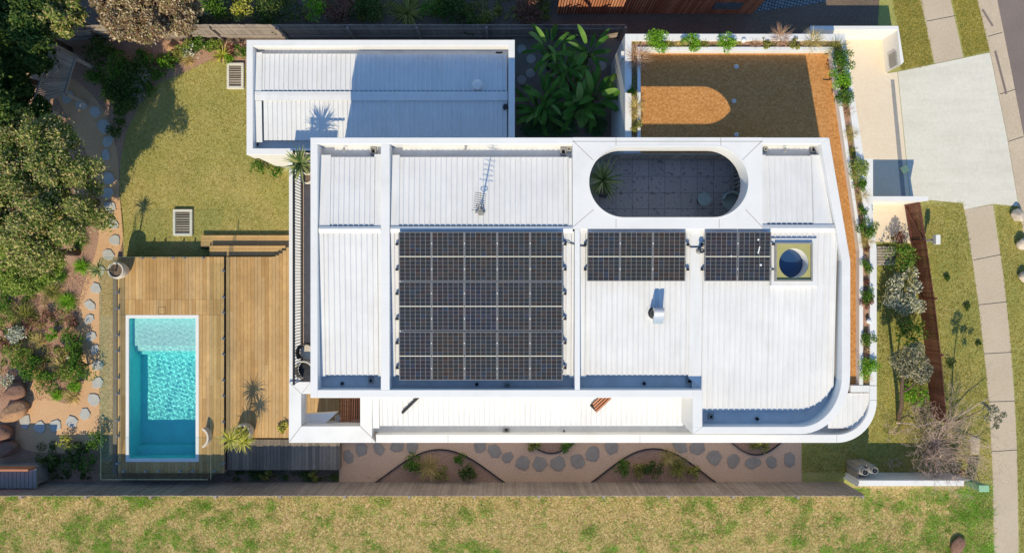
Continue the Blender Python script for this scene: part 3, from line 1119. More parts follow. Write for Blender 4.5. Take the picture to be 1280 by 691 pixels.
splate([(317, 66), (328, 66), (328, 115.4), (317, 115.4)], .03)
splate([(317, 127), (328, 127), (328, 178), (317, 178)], .03)
splate([(317, 115.6), (634.5, 115.6), (634.5, 120), (317, 120)], .065)
splate([(317, 120.05), (634.5, 120.05), (634.5, 126.8), (317, 126.8)], .065)
fl.build('flashing', M['roof'], studio)
cl = MB()
yy = Y(115.3, 3.1)
cl.box(X(326, 3.1) + .004, X(634, 3.1) - .004, yy, yy + .025, zq(yy) + .001, zq(yy) + .022)  # dark strip painted as rib-end shade under the studio ridge
cl.build('rib_end_shade', M['darkmetal'], studio)
mb = MB()
mb.lathe([(.19, .0), (.19, .10), (.15, .17), (.06, .20), (.01, .205)], W(597, 107, 3.13), 24)
mb.build('roof_vent', M['cap'], studio, smooth=True)
mb = MB()
mb.lathe([(.10, .0), (.10, .05), (.06, .07), (.06, .2), (.085, .21), (.085, .26), (.02, .28)], W(632, 135, 3.1), 16)
mb.build('flue', M['darkmetal'], studio)
for (px, py) in ((624, 67), (319, 181)):
    w = MB()
    c = W(px, py, 2.93)
    w.box(c.x - .12, c.x + .12, c.y - .05, c.y + .05, 2.921, 2.97)
    w.build('gutter_sump', M['darkmetal'], studio)
# ================================================================== solar panels
PWD, PHT, PTH = 1.03, 1.545, .035


def cellmat():
    t = NT('solar_cells')
    co = t.co()
    sx = t.n('ShaderNodeSeparateXYZ'); t.l(co, sx.inputs[0])
    cw, ch = (PWD - .05) / 6, (PHT - .07) / 12
    gx = t.math('DIVIDE', t.math('ADD', sx.outputs[0], (PWD - .05) / 2), cw)
    # two halves with a wider bar in the middle
    ya = t.math('SUBTRACT', t.math('ABSOLUTE', sx.outputs[1]), .012)
    gy = t.math('DIVIDE', ya, ch)
    fx, fy = t.math('FRACT', gx), t.math('FRACT', gy)
    ex = t.math('ABSOLUTE', t.math('SUBTRACT', fx, .5))
    ey = t.math('ABSOLUTE', t.math('SUBTRACT', fy, .5))
    lx = t.math('MULTIPLY', t.math('GREATER_THAN', ex, .468), .9)
    ly = t.math('MULTIPLY', t.math('GREATER_THAN', ey, .455), .5)
    mid = t.math('LESS_THAN', ya, 0.0)
    line = t.math('MAXIMUM', t.math('MAXIMUM', lx, ly), mid)
    oi = t.n('ShaderNodeObjectInfo')
    cb = t.n('ShaderNodeCombineXYZ')
    t.l(t.math('FLOOR', gx), cb.inputs[0])
    t.l(t.math('ADD', t.math('FLOOR', gy), t.math('MULTIPLY', t.math('GREATER_THAN', sx.outputs[1], 0), 20.0)), cb.inputs[1])
    t.l(t.math('MULTIPLY', oi.outputs['Random'], 97.0), cb.inputs[2])
    wn = t.n('ShaderNodeTexWhiteNoise'); t.l(cb.outputs[0], wn.inputs['Vector'])
    col = t.ramp(wn.outputs['Value'], [(0, RGB(60, 51, 51)), (.3, RGB(50, 53, 60)), (.6, RGB(52, 55, 58)), (.85, RGB(66, 58, 58)), (1, RGB(50, 59, 74))])
    ov = t.ramp(oi.outputs['Random'], [(0, (.85, .95, 1.25, 1)), (.35, (1.1, 1, .92, 1)), (.65, (.92, 1.0, 1.12, 1)), (1, (1.0, 1.02, .96, 1))])  # each panel's differing reflection painted in as a tint of its cells
    col = t.mix(1.0, col, ov, 'MULTIPLY')
    col = t.mix(line, col, RGB(148, 147, 143))
    col = t.mix(mid, col, RGB(226, 220, 200))
    t.bsdf(col, .22, spec=.12)
    return t.mat


M['cells'] = cellmat()
M['panel_frame'] = plain('panel_frame', RGB(150, 152, 156), .4, .1, 10, metal=.3)
tilt = math.atan(.052)
proto = thing('solar_panel', 'x', 'solar panel')
mb = MB()
hx_, hy_ = PWD / 2, PHT / 2
mb.ring([(-hx_, -hy_), (hx_, -hy_), (hx_, hy_), (-hx_, hy_)], [(-hx_ + .012, -hy_ + .012), (hx_ - .012, -hy_ + .012), (hx_ - .012, hy_ - .012), (-hx_ + .012, hy_ - .012)], 0, PTH)
mb.build('frame', M['panel_frame'], proto)
mb = MB()
mb.box(-hx_ + .013, hx_ - .013, -hy_ + .013, hy_ - .013, .006, PTH - .004)
mb.build('glass', M['cells'], proto)
for dy in (-.39, .41):
    mb = MB()
    mb.box(hx_ - .008, hx_ + .018, dy - .022, dy + .022, PTH - .01, PTH + .012)
    mb.build('clamp', M['cap'], proto)
ROWS = (320.6, 382.7, 444.8)
ORD = ('first', 'second', 'third', 'fourth', 'fifth')
RN = ('top', 'middle', 'bottom')
first = True


def place_panel(px, py, label, group):
    global first
    y = Y(py, 6.46)
    z = zS(y) + .17
    c = W(px, py, z + PTH)
    o = proto if first else copy_tree(proto)
    first = False
    o.location = (c.x, c.y, z)
    o.rotation_euler = (tilt, 0, 0)
    tag(o, label, 'solar panel', group)
    return o


for r, py in enumerate(ROWS):
    for k in range(5):
        place_panel(519 + k * 41.0, py, 'solar panel in the %s row of the big array, %s from its left edge' % (RN[r], ORD[k]), 'solar panels of the big array')
for k in range(3):
    place_panel(754.5 + k * 41.0, 320.6, 'solar panel of the row of three under the oval opening, %s from its left' % ORD[k], 'solar panels of the row of three')
for k in range(2):
    place_panel(901.5 + k * 41.5, 320.6, ('solar panel of the pair near the skylight, beside the small ringed pipe', 'solar panel of the pair, next to the round skylight and dotted with droppings')[k], 'solar panels of the pair')
# bird droppings on the panel beside the skylight
mb = MB()
for px, py, r in ((948, 299.5, .035), (951, 331, .04), (914, 320, .03)):
    zz = zS(Y(py, 6.5)) + .17 + PTH
    c = W(px, py, zz)
    mb.lathe([(r, -.004), (r * .8, .012), (r * .2, .016)], c, 9)
c1, c2 = W(948, 317, 6.56), W(950, 308, 6.56)
mb.bar((c1.x, c1.y, zS(c1.y) + .208), (c2.x, c2.y, zS(c2.y) + .208), .035, .012)
o = mb.build('bird_dropping', M['white']); tag(o, 'white bird droppings splashed on the solar panel beside the skylight', 'droppings', kind='stuff')
# mounting rails
for rows, xa, xb_, arr in ((ROWS, 495.5, 707, 'big array'), ((ROWS[0],), 731.5, 860.5, 'row of three panels'), ((ROWS[0],), 878, 967, 'pair of panels')):
    for r, py in enumerate(rows):
        for dy, wh in ((-15.4, 'upper'), (16.2, 'lower')):
            y = Y(py + dy, 6.45)
            z = zS(y) + .126
            mb = MB()
            mb.box(X(xa, z), X(xb_, z), y - .02, y + .02, z - .038, z + .04)
            for xe in (xa, xb_):
                c = X(xe, z)
                mb.box(c - .035, c + .035, y - .035, y + .035, z - .124, z - .02)
            o = mb.build('mounting_rail', M['darkmetal'])
            tag(o, 'dark mounting rail under the %s half of the %s' % (wh, (RN[r] + ' row of the ' + arr) if arr == 'big array' else arr), 'rail', 'mounting rails under the solar panels')
# cables
for pts, lab in (([(706, 302), (714, 304), (722, 307), (733, 308)], 'black cable drooping across the roof from the big array to the three panels'),
                 ([(858, 306), (864, 309), (872, 309), (880, 308)], 'black cable running across the roof from the three panels to the pair')):
    mb = MB()
    q = []
    for a, b_ in pts:
        c = W(a, b_, 6.42)
        q.append((c.x, c.y, zS(c.y) + .065))
    mb.tube(q, .016, 6)
    tag(mb.build('cable', M['black']), lab, 'cable', 'cables between the solar arrays')

# ---------------- skylight
sk = thing('skylight', 'square roof skylight with a deep round light well and olive lining', 'skylight', W(992.5, 327, 6.3))
ka, kb = W(969, 351.5, 6.5), W(1016, 303, 6.5)
mb = MB()
mb.ring([(ka.x, ka.y), (kb.x, ka.y), (kb.x, kb.y), (ka.x, kb.y)], [(ka.x + .05, ka.y + .05), (kb.x - .05, ka.y + .05), (kb.x - .05, kb.y - .05), (ka.x + .05, kb.y - .05)], 6.18, 6.51)
mb.build('curb', M['greymetal'], sk, bevel=.006)
kc = W(992.5, 329, 6.45)
ang = [2 * PI * i / 64 for i in range(64)]
r_ = .47


def sqr(a):
    c, s_ = math.cos(a), math.sin(a)
    ts = []
    if c > 1e-9: ts.append((kb.x - .051 - kc.x) / c)
    if c < -1e-9: ts.append((ka.x + .051 - kc.x) / c)
    if s_ > 1e-9: ts.append((kb.y - .051 - kc.y) / s_)
    if s_ < -1e-9: ts.append((ka.y + .051 - kc.y) / s_)
    t = min(ts)
    return (kc.x + t * c, kc.y + t * s_)


ang = sorted(set(ang) | {math.atan2(q[1] - kc.y, q[0] - kc.x) % (2 * PI) for q in ((ka.x + .051, ka.y + .051), (kb.x - .051, ka.y + .051), (kb.x - .051, kb.y - .051), (ka.x + .051, kb.y - .051))})
mb = MB()
mb.ring([sqr(a) for a in ang], [(kc.x + r_ * math.cos(a), kc.y + r_ * math.sin(a)) for a in ang], 6.40, 6.44)
mb.build('liner_plate', M['olive'], sk)
mb = MB()
mb.ring([(kc.x + (r_ + .02) * math.cos(a), kc.y + (r_ + .02) * math.sin(a)) for a in ang], [(kc.x + (r_ - .004) * math.cos(a), kc.y + (r_ - .004) * math.sin(a)) for a in ang], 5.985, 6.399)
mb.build('light_well', M['white'], sk)
mb = MB()
mb.lathe([(r_ - .006, 0), (r_ - .006, .012), (.02, .013)], (kc.x, kc.y, 5.988), 48)
mb.build('glazing', plain('well_shade_blue_glass', RGB(42, 70, 110), .08, .05, 2, spec=.6), sk)  # dark blue puts the well's shade and sky reflection into the glass colour
fl = MB()
fa, fb = W(964, 357, 6.4), W(1021, 298, 6.4)
fl.ring([(fa.x, fa.y), (fb.x, fa.y), (fb.x, fb.y), (fa.x, fb.y)], [(ka.x - .002, ka.y - .002), (kb.x + .002, ka.y - .002), (kb.x + .002, kb.y + .002), (ka.x - .002, kb.y + .002)], 6.24, 6.425)
fl.build('apron_flashing', M['roof'], sk)

# ---------------- flue cowl
vc = W(817, 391, 6.2)
fz = zS(vc.y)
fc = thing('flue_cowl', 'shiny metal flue with a curved hood standing on the roof', 'chimney', (vc.x, vc.y, fz))
mb = MB()
mb.lathe([(.19, .0), (.19, .05), (.15, .10), (.15, .35)], (vc.x, vc.y, fz), 28)
mb.build('pipe', M['darkmetal'], fc, smooth=False)
mb = MB()
n = 14
prof = []
for i in range(n + 1):
    a = PI * i / n * .62 - .15
    prof.append((-.28 + .30 * (1 - math.cos(a)) * 1.0, .33 + .26 * math.sin(a)))
prof = [(-.30, .30)] + [(-.30 + .5 * i / n, .34 + .24 * math.sin(PI * .5 * i / n)) for i in range(n + 1)] + [(.22, .34)]
vs = []
for x in (-.155, .155):
    vs += [(vc.x + .06 + x, vc.y + yy - .02, fz + zz) for yy, zz in prof]
k = len(prof)
mb.add(vs, [(i, i + 1, k + i + 1, k + i) for i in range(k - 1)] + [tuple(range(k)), tuple(range(2 * k - 1, k - 1, -1)), (0, k, 2 * k - 1, k - 1)])
mb.build('hood', M['galv'], fc)
mb = MB()
mb.lathe([(.27, .0), (.27, .018), (.20, .03)], (vc.x, vc.y, fz), 24)
mb.build('flashing', M['roof'], fc)

# ---------------- ringed vent pipe
pc = W(873, 314, 6.3)
pz = zS(pc.y)
vp = thing('vent_pipe', 'small ringed vent pipe standing between the two smaller solar arrays', 'pipe', (pc.x, pc.y, pz))
mb = MB(); mb.lathe([(.10, .02), (.10, .05), (.055, .08), (.045, .38)], (pc.x, pc.y, pz), 16); mb.build('pipe', M['greymetal'], vp)
mb = MB(); mb.ring([(pc.x + .075 * math.cos(a), pc.y + .075 * math.sin(a)) for a in ang], [(pc.x + .045 * math.cos(a), pc.y + .045 * math.sin(a)) for a in ang], pz + .36, pz + .41); mb.build('collar', M['darkmetal'], vp)

# ---------------- TV antenna
ac = W(601, 263, 6.25)
az = zN(ac.y)
an = thing('tv_antenna', 'television antenna on a short mast fixed to the ribbed roof', 'antenna', (ac.x, ac.y, az))
mb = MB(); mb.tube([(ac.x, ac.y, az), (ac.x + .01, ac.y + .02, az + 1.15)], .022, 8); mb.build('mast', M['greymetal'], an)
top = Vector((ac.x + .01, ac.y + .02, az + 1.08))
mb = MB()
bd = Vector((.08, .42, .62)).normalized()
mb.tube([top - bd * .25, top + bd * .62], .013, 6)
mb.build('boom', M['greymetal'], an)
mb = MB()
for i in range(9):
    c = top + bd * (-.22 + i * .1)
    wv = .17 if i else .22
    mb.tube([c - Vector((wv, -.03, 0)), c + Vector((wv, -.03, 0))], .009, 5)
mb.build('element', M['darkmetal'], an)
mb = MB()
mb.ring([(ac.x + .12 * math.cos(a), ac.y + .08 + .07 * math.sin(a)) for a in ang], [(ac.x + .10 * math.cos(a), ac.y + .08 + .055 * math.sin(a)) for a in ang], az + .5, az + .52)
mb.build('cable_loop', M['black'], an)
mb = MB(); mb.box(ac.x - .17, ac.x + .13, ac.y - .10, ac.y - .04, az + .03, az + .075); mb.box(ac.x - .06, ac.x + .10, ac.y - .17, ac.y + .04, az + .03, az + .07)
mb.tube([(ac.x + .10, ac.y - .12, az + .05), (ac.x, ac.y, az + .35)], .013, 6); mb.tube([(ac.x - .14, ac.y - .07, az + .05), (ac.x, ac.y, az + .35)], .013, 6)
mb.build('bracket', M['greymetal'], an)

# ================================================================== pool and decks
ZD = .6
sd = sc(ZD)


def boards(rects, z, pitch=.142, gap=.008, th=.028, along='y'):
    """rects: (x0,x1,y0,y1) world; boards run along y"""
    mb = MB()
    for x0, x1, y0, y1 in rects:
        n = max(1, int(round((x1 - x0) / pitch))); pw = (x1 - x0) / n
        for i in range(n):
            # break into lengths
            cuts = [y0]
            while cuts[-1] < y1 - 4.5:
                cuts.append(cuts[-1] + random.uniform(2.4, 4.2))
            cuts.append(y1)
            for a, c in zip(cuts[:-1], cuts[1:]):
                mb.box(x0 + i * pw + gap / 2, x0 + (i + 1) * pw - gap / 2, a + .002, c - .002, z - th, z)
    return mb


def R(px0, py0, px1, py1, z):
    a, b_ = W(px0, py1, z), W(px1, py0, z)
    return (a.x, b_.x, a.y, b_.y)


deck = thing('pool_deck', 'raised golden timber deck around the swimming pool', 'deck', W(213, 455, 0))
pr = R(157.0, 393.5, 248.5, 577, ZD)      # pool outer
dk = R(147, 321, 280, 591, ZD)
B = [(dk[0], dk[1], pr[3] + .62, dk[3]), (dk[0], dk[1], pr[3] + .003, pr[3] + .615), (dk[0], pr[0] - .003, pr[2], pr[3]), (pr[1] + .003, dk[1], pr[2], pr[3]), (dk[0], dk[1], dk[2], pr[2] - .003)]
boards(B, ZD).build('decking', M['deck'], deck)
mb = MB()
for q in ((dk[0], dk[1], pr[3] + .003, dk[3]), (dk[0], pr[0] - .01, pr[2], pr[3]), (pr[1] + .01, dk[1], pr[2], pr[3]), (dk[0], dk[1], dk[2], pr[2] - .01)):
    mb.box(q[0] + .02, q[1] - .02, q[2] + .001, q[3] - .001, 0.0, ZD - .03)
mb.build('deck_frame', M['deck_grey'], deck)
mb = MB()
hc = W(202.5, 388, ZD)
for x0, x1, y0, y1 in ((hc.x - .15, hc.x + .15, hc.y - .15, hc.y - .138), (hc.x - .15, hc.x + .15, hc.y + .138, hc.y + .15), (hc.x - .15, hc.x - .138, hc.y - .138, hc.y + .138), (hc.x + .138, hc.x + .15, hc.y - .138, hc.y + .138)):
    mb.box(x0, x1, y0, y1, ZD - .01, ZD + .002)
mb.build('skimmer_lid', M['darkmetal'], deck)

deck2 = thing('deck', 'golden timber deck between the pool and the house', 'deck', W(320, 440, 0))
d2 = R(282.5, 321, 366, 547, ZD)
xw = -6.47
bl = boards([(d2[0], X(340, ZD), d2[2], d2[3])], ZD)
# curved upper edge near the house
n = int((xw - X(340, ZD)) / .142)
for i in range(n):
    x0 = X(340, ZD) + i * .142
    t = min(1, (i + .5) / 5.0)
    ye = Y(321 - 14 * t ** 1.7, ZD)
    bl.box(x0 + .004, x0 + .138, d2[2], min(ye, Y(307, ZD)), ZD - .028, ZD)
bl.build('decking', M['deck'], deck2)
mb = MB()
mb.box(d2[0] + .02, xw, d2[2] + .02, d2[3] - .02, 0, ZD - .03)
mb.build('deck_frame', M['deck_grey'], deck2)
deck3 = thing('lower_deck', 'weathered grey timber deck in the fence shade below the house corner', 'deck', W(350, 570, 0))
d3 = R(281, 549, 425, 587, .35)
boards([(d3[0], d3[1], d3[2], d3[3])], .35).build('decking', M['deck_grey'], deck3)
d4 = R(366, 490, 425, 549, .35)
boards([(d4[0], -5.31, d4[2] + .01, d4[3])], .35).build('decking', M['deck_grey'], deck3)
mb = MB(); mb.box(d3[0] + .02, d3[1] - .02, d3[2] + .02, d3[3], 0, .32); mb.build('deck_frame', M['deck_grey'], deck3)
# steps to the lawn
st = thing('deck_steps', 'two broad timber steps from the deck down to the lawn', 'steps', W(310, 305, 0))
for k, (q, z) in enumerate(((R(263, 302, 366, 321.5, .4), .4), (R(252, 289.5, 366, 308, .2), .2))):
    y1 = Y((307, 294)[k], z); x0 = X((262, 251)[k], z)
    y0 = Y((321, 308)[k], z) if k == 0 else Y(307, .4)
    mb = MB()
    m_ = int((y1 - y0) / .14) or 1
    for i in range(m_ + (1 if k else 0)):
        a = y1 - (i + 1) * .14
        mb.box(x0, xw if k == 0 else -7.6, a + .004, a + .136, z - .03, z)
    mb.box(x0 + .03, xw, y1 - .13 - .1 * k, y1 - .02, 0, z - .03)
    if k == 1:
        mb.box(x0, X(263, .2), Y(309, .2), y1 - (m_ + 1) * .14, z - .03, z)
    mb.build('tread', M['deck'], st)

# ---- swimming pool
pool = thing('swimming_pool', 'rectangular turquoise swimming pool with a white rim, half in fence shade', 'swimming pool', W(203, 485, 0))
wl = ZD - .09
px0, px1, py0, py1 = pr
M['pool'] = plain('turquoise_pool_plaster', RGB(122, 250, 253), .55, .08, 2.0, bump=.05)
M['pool_shallow_tint'] = plain('shallow_tint_plaster', RGB(186, 252, 255), .55, .06, 2.0, bump=.05)  # light lost through deep water painted into the plaster; paler where shallow
mb = MB()
cw_ = .13
mb.ring([(px0, py0), (px1, py0), (px1, py1), (px0, py1)], [(px0 + cw_, py0 + cw_), (px1 - cw_, py0 + cw_), (px1 - cw_, py1 - cw_), (px0 + cw_, py1 - cw_)], ZD - .06, ZD + .004)
mb.build('coping', M['white'], pool, bevel=.008)
ix0, ix1, iy0, iy1 = px0 + cw_, px1 - cw_, py0 + cw_, py1 - cw_
FLR = POOL_FLOOR
mb = MB()
mb.box(ix0 - .1, ix0, iy0 - .1, iy1 + .1, FLR - .1, ZD - .061)
mb.box(ix1, ix1 + .1, iy0 - .1, iy1 + .1, FLR - .1, ZD - .061)
mb.box(ix0, ix1, iy0 - .1, iy0, FLR - .1, ZD - .061)
mb.box(ix0, ix1, iy1, iy1 + .1, FLR - .1, ZD - .061)
mb.box(ix0, ix1, iy0, iy1, FLR - .1, FLR)
shell = mb.build('shell', M['pool'], pool)
mb = MB()
yl = Y(440, ZD)
for k, (zz, yy) in enumerate(((wl - .30, yl + .22), (wl - .52, yl + .0), (wl - .78, yl - .16))):
    mb.box(ix0, ix1, yy if k == 0 else yy, (iy1) if k == 0 else ((yl + .219) if k == 1 else yl - .001), FLR, zz, 0 if k < 2 else 1)
mb.box(ix0, ix1, iy0, iy0 + .34, FLR, FLR + .45, 1)
ledge = mb.build('step', [M['pool_shallow_tint'], M['pool']], pool)


def front_fresnel(t, ior):
    fr = t.n('ShaderNodeFresnel'); fr.inputs['IOR'].default_value = ior
    g = t.n('ShaderNodeNewGeometry')
    return t.math('MULTIPLY', fr.outputs[0], t.math('SUBTRACT', 1.0, g.outputs['Backfacing']))


def watermat():
    t = NT('pool_water')
    if POOL_MNEE:
        g = t.n('ShaderNodeBsdfGlass'); g.inputs['IOR'].default_value = 1.33; g.inputs['Roughness'].default_value = 0.0
        t.l(g.outputs[0], t.out.inputs['Surface'])
    else:
        tr = t.n('ShaderNodeBsdfTransparent')
        gl = t.n('ShaderNodeBsdfGlossy'); gl.inputs['Roughness'].default_value = 0.03
        bp = t.n('ShaderNodeBump'); bp.inputs['Strength'].default_value = .4; bp.inputs['Distance'].default_value = .03
        t.l(t.noise(5, 4, .6), bp.inputs['Height']); t.l(bp.outputs[0], gl.inputs['Normal'])
        ms = t.n('ShaderNodeMixShader')
        t.l(front_fresnel(t, 1.33), ms.inputs[0]); t.l(tr.outputs[0], ms.inputs[1]); t.l(gl.outputs[0], ms.inputs[2])
        t.l(ms.outputs[0], t.out.inputs['Surface'])
    if POOL_DENS <= 0: return t.mat
    va = t.n('ShaderNodeVolumeAbsorption')
    va.inputs['Color'].default_value = POOL_TINT
    va.inputs['Density'].default_value = POOL_DENS
    t.l(va.outputs[0], t.out.inputs['Volume'])
    return t.mat


M['water'] = watermat()
# closed body of water with a rippled top
nx_, ny_ = 150, 310
e = .003
xs = np.linspace(ix0 - e, ix1 + e, nx_ + 1); ys = np.linspace(iy0 - e, iy1 + e, ny_ + 1)
gx, gy = np.meshgrid(xs, ys)
hz = np.zeros_like(gx)
for k in range(34):
    a = RNG.uniform(0, 2 * PI); wlng = RNG.uniform(.09, .27); ph = RNG.uniform(0, 6.28)
    hz += POOL_WAVE * (wlng / .3) ** 1.3 * np.sin((gx * math.cos(a) + gy * math.sin(a)) * 2 * PI / wlng + ph)
gz = wl + hz
nv = (nx_ + 1) * (ny_ + 1)
V = [(float(a), float(b_), float(c)) for a, b_, c in zip(gx.ravel(), gy.ravel(), gz.ravel())]
Fq = []
for j in range(ny_):
    for i in range(nx_):
        a = j * (nx_ + 1) + i
        Fq.append((a, a + 1, a + nx_ + 2, a + nx_ + 1))
ring_i = list(range(nx_ + 1)) + [j * (nx_ + 1) + nx_ for j in range(1, ny_ + 1)] + [ny_ * (nx_ + 1) + i for i in range(nx_ - 1, -1, -1)] + [j * (nx_ + 1) for j in range(ny_ - 1, 0, -1)]
nb_ = len(V)
for i in ring_i:
    V.append((V[i][0], V[i][1], FLR - .003))
m_ = len(ring_i)
for i in range(m_):
    j = (i + 1) % m_
    Fq.append((ring_i[j], ring_i[i], nb_ + i, nb_ + j))
Fq.append(tuple(nb_ + i for i in range(m_ - 1, -1, -1)))
mb = MB(); mb.add(V, Fq)
water = mb.build('water', M['water'], pool, smooth=False, recalc=True)
sm_ = [True] * (nx_ * ny_) + [False] * (len(water.data.polygons) - nx_ * ny_)
water.data.polygons.foreach_set('use_smooth', sm_)
if POOL_MNEE:
    water.cycles.is_caustics_caster = True
    shell.cycles.is_caustics_receiver = True
    ledge.cycles.is_caustics_receiver = True

# ---- glass pool fence
def glassmat():
    t = NT('fence_glass')
    tr = t.n('ShaderNodeBsdfTransparent'); tr.inputs['Color'].default_value = (.93, .965, .95, 1)
    gl = t.n('ShaderNodeBsdfGlossy'); gl.inputs['Roughness'].default_value = .02
    ms = t.n('ShaderNodeMixShader')
    t.l(front_fresnel(t, 1.45), ms.inputs[0]); t.l(tr.outputs[0], ms.inputs[1]); t.l(gl.outputs[0], ms.inputs[2])
    t.l(ms.outputs[0], t.out.inputs['Surface'])
    return t.mat


M['glass'] = glassmat()
def edgemat():
    t = NT('glass_edge')
    tr = t.n('ShaderNodeBsdfTransparent'); tr.inputs['Color'].default_value = (.80, .88, .86, 1)
    df = t.n('ShaderNodeBsdfDiffuse'); df.inputs['Color'].default_value = RGB(150, 180, 172)
    ms = t.n('ShaderNodeMixShader'); ms.inputs[0].default_value = .3
    t.l(tr.outputs[0], ms.inputs[1]); t.l(df.outputs[0], ms.inputs[2]); t.l(ms.outputs[0], t.out.inputs['Surface'])
    return t.mat


M['glass_edge'] = edgemat()


def glass_fence(a, b_, label, n, z0=ZD, h=1.2, gap=.03):
    a, b_ = Vector(a), Vector(b_)
    o = thing('glass_fence', label, 'fence', ((a.x + b_.x) / 2, (a.y + b_.y) / 2, z0), 'glass fence runs round the pool')
    d = (b_ - a); ln = d.length; d.normalize()
    nr = Vector((-d.y, d.x, 0)) * .006
    for i in range(n):
        p0 = a + d * (ln * i / n + gap / 2); p1 = a + d * (ln * (i + 1) / n - gap / 2)
        mb = MB()
        q = [p0 - nr, p1 - nr, p1 + nr, p0 + nr]
        mb.prism([(t.x, t.y) for t in q], z0 + .05, z0 + h - .006)
        g_ = mb.build('glass_panel', M['glass'], o)
        mb = MB(); mb.prism([(t.x, t.y) for t in q], z0 + h - .0055, z0 + h); mb.build('glass_edge', M['glass_edge'], g_)
        for t in (.18, .82):
            c = p0 + (p1 - p0) * t
            mb = MB(); mb.obox(c + Vector((0, 0, .07)), .03, .03, .075, math.atan2(d.y, d.x)); mb.lathe([(.05, 0), (.05, .012), (.02, .014)], c, 12)
            mb.build('spigot', M['galv'], o)
    return o


fx0, fx1, fy0, fy1 = X(148.5, ZD), X(280, ZD), Y(588, ZD), Y(322.5, ZD)
glass_fence((fx0, fy0, ZD), (fx0, fy1, ZD), 'frameless glass fence panels along the garden side of the pool', 5)
glass_fence((fx0, fy1, ZD), (X(262, ZD), fy1, ZD), 'frameless glass fence panels at the lawn end of the pool deck', 3)
glass_fence((fx1, fy1 - .2, ZD), (fx1, fy0, ZD), 'frameless glass fence panels between the pool and the house deck', 5)
glass_fence((fx0, fy0, ZD), (fx1 - .1, fy0, ZD), 'frameless glass fence panels on the long fence side of the pool', 3)
mb = MB(); mb.box(X(278.6, .5), X(282, .5), fy0, fy1, 0, .42)  # solid dark bar painted as the dark of the open gap between decks
tag(mb.build('deck_gap_fill', M['darkmetal']), 'dark fill standing for the open gap between pool deck and house deck', 'drain')
# strip of ground seen through the glass
struct('pebble_strip', 'mossy pebble strip between the path and the pool deck', 'gravel', [PX([(124, 322), (146, 322), (146, 596), (124, 596)])], .012,
       layered('mossy_pebbles', [(.3, RGB(118, 112, 62)), (.5, RGB(186, 158, 104)), (.7, RGB(150, 128, 96))], [(.25, RGB(70, 68, 48)), (.5, RGB(180, 156, 112)), (.75, RGB(236, 216, 176))], 1.2, 12, .6, .95, .9, .05))
mb = MB(); mb.box(X(141, .3), X(146, .3), Y(592, .3), Y(324, .3), 0, .3)
tag(mb.build('retaining_sleeper', M['deck_grey']), 'dark retaining sleeper along the garden side of the pool deck', 'sleeper')

# ================================================================== fences
def paling_fence(a, b_, label, h, name='paling_fence', step=.1, posts=2.4, side=1, mat='paling', cap=True):
    a, b_ = Vector((*a, 0)), Vector((*b_, 0))
    o = thing(name, label, 'fence', ((a.x + b_.x) / 2, (a.y + b_.y) / 2, 0))
    d = b_ - a; ln = d.length; d.normalize()
    nr = Vector((-d.y, d.x, 0)) * side
    rz = math.atan2(d.y, d.x)
    mb = MB()
    n = int(ln / step)
    for i in range(n):
        c = a + d * (i + .5) * step
        hh = h + random.uniform(-.02, .02)
        mb.obox(c + Vector((0, 0, hh / 2)) + nr * random.uniform(0, .006), step * .48, .011, hh / 2, rz)
        if i % 2 == 0:
            mb.obox(c + Vector((step * .5 * d.x, step * .5 * d.y, h / 2 - .02)) + nr * .016, step * .48, .004, h / 2 - .02, rz)
    mb.build('palings', M[mat], o)
    for zz in (.35, h - .3):
        mb = MB(); mb.bar(a - nr * .045 + Vector((0, 0, zz)), b_ - nr * .045 + Vector((0, 0, zz)), .05, .08); mb.build('rail', M['paling'], o)
    k = int(ln / posts)
    for i in range(k + 1):
        c = a + d * (ln * i / k) - nr * .075
        mb = MB(); mb.obox(c + Vector((0, 0, h / 2 - .03)), .05, .05, h / 2 - .03, rz); mb.build('post', M['paling'], o)
    return o


ybf = Y(603, 0) + .02
paling_fence((X(-90), ybf), (X(1060, .5), ybf), 'long weathered paling fence along the dry paddock', 1.75, side=1)
ytf = Y(47.5)
paling_fence((X(196), ytf), (X(775), ytf), 'weathered paling fence behind the studio and tropical plants', 1.45, side=1)
paling_fence((X(65), Y(52)), (X(196) - .03, ytf + .05), 'shaded paling fence behind the red leaved tree', 1.45, side=1)
# slatted screen at the top left
ss = thing('slatted_screen', 'sloping batten screen in the shade of the trees beside the path', 'screen', W(68, 95, 0))
mb = MB()
A0, A1, A2, A3 = W(66, 56, 2.0), W(95, 74, 1.4), W(82, 118, 1.4), W(42, 132, 2.0)
for i in range(30):
    t = (i + .5) / 30
    mb.bar(A0.lerp(A3, t), A1.lerp(A2, t), .04, .03)
mb.build('battens', M['slat_grey'], ss)
mb = MB()
for a, c in ((A0, A3), (A1, A2)):
    mb.bar(a + Vector((0, 0, .05)), c + Vector((0, 0, .05)), .06, .05)
mb.bar(A0.lerp(A3, .12) + Vector((0, 0, .09)), A0.lerp(A1, .5).lerp(A3.lerp(A2, .5), .42) + Vector((0, 0, .09)), .12, .04)
mb.build('frame', M['slat_grey'], ss)
for c in (A0, A1, A2, A3):
    mb = MB(); mb.box(c.x - .05, c.x + .05, c.y - .05, c.y + .05, 0, c.z - .03); mb.build('post', M['slat_grey'], ss)
mb = MB(); mb.bar(W(27, 96, 1.2), W(43, 76, 1.2), .05, .05); mb.bar(W(27, 96, .0) , W(27, 96, 1.2), .05, .05); mb.bar(W(43, 76, .0), W(43, 76, 1.2), .05, .05)
tag(mb.build('handrail', M['slat_grey']), 'thin grey handrail in the dark garden corner beside the batten screen', 'handrail')

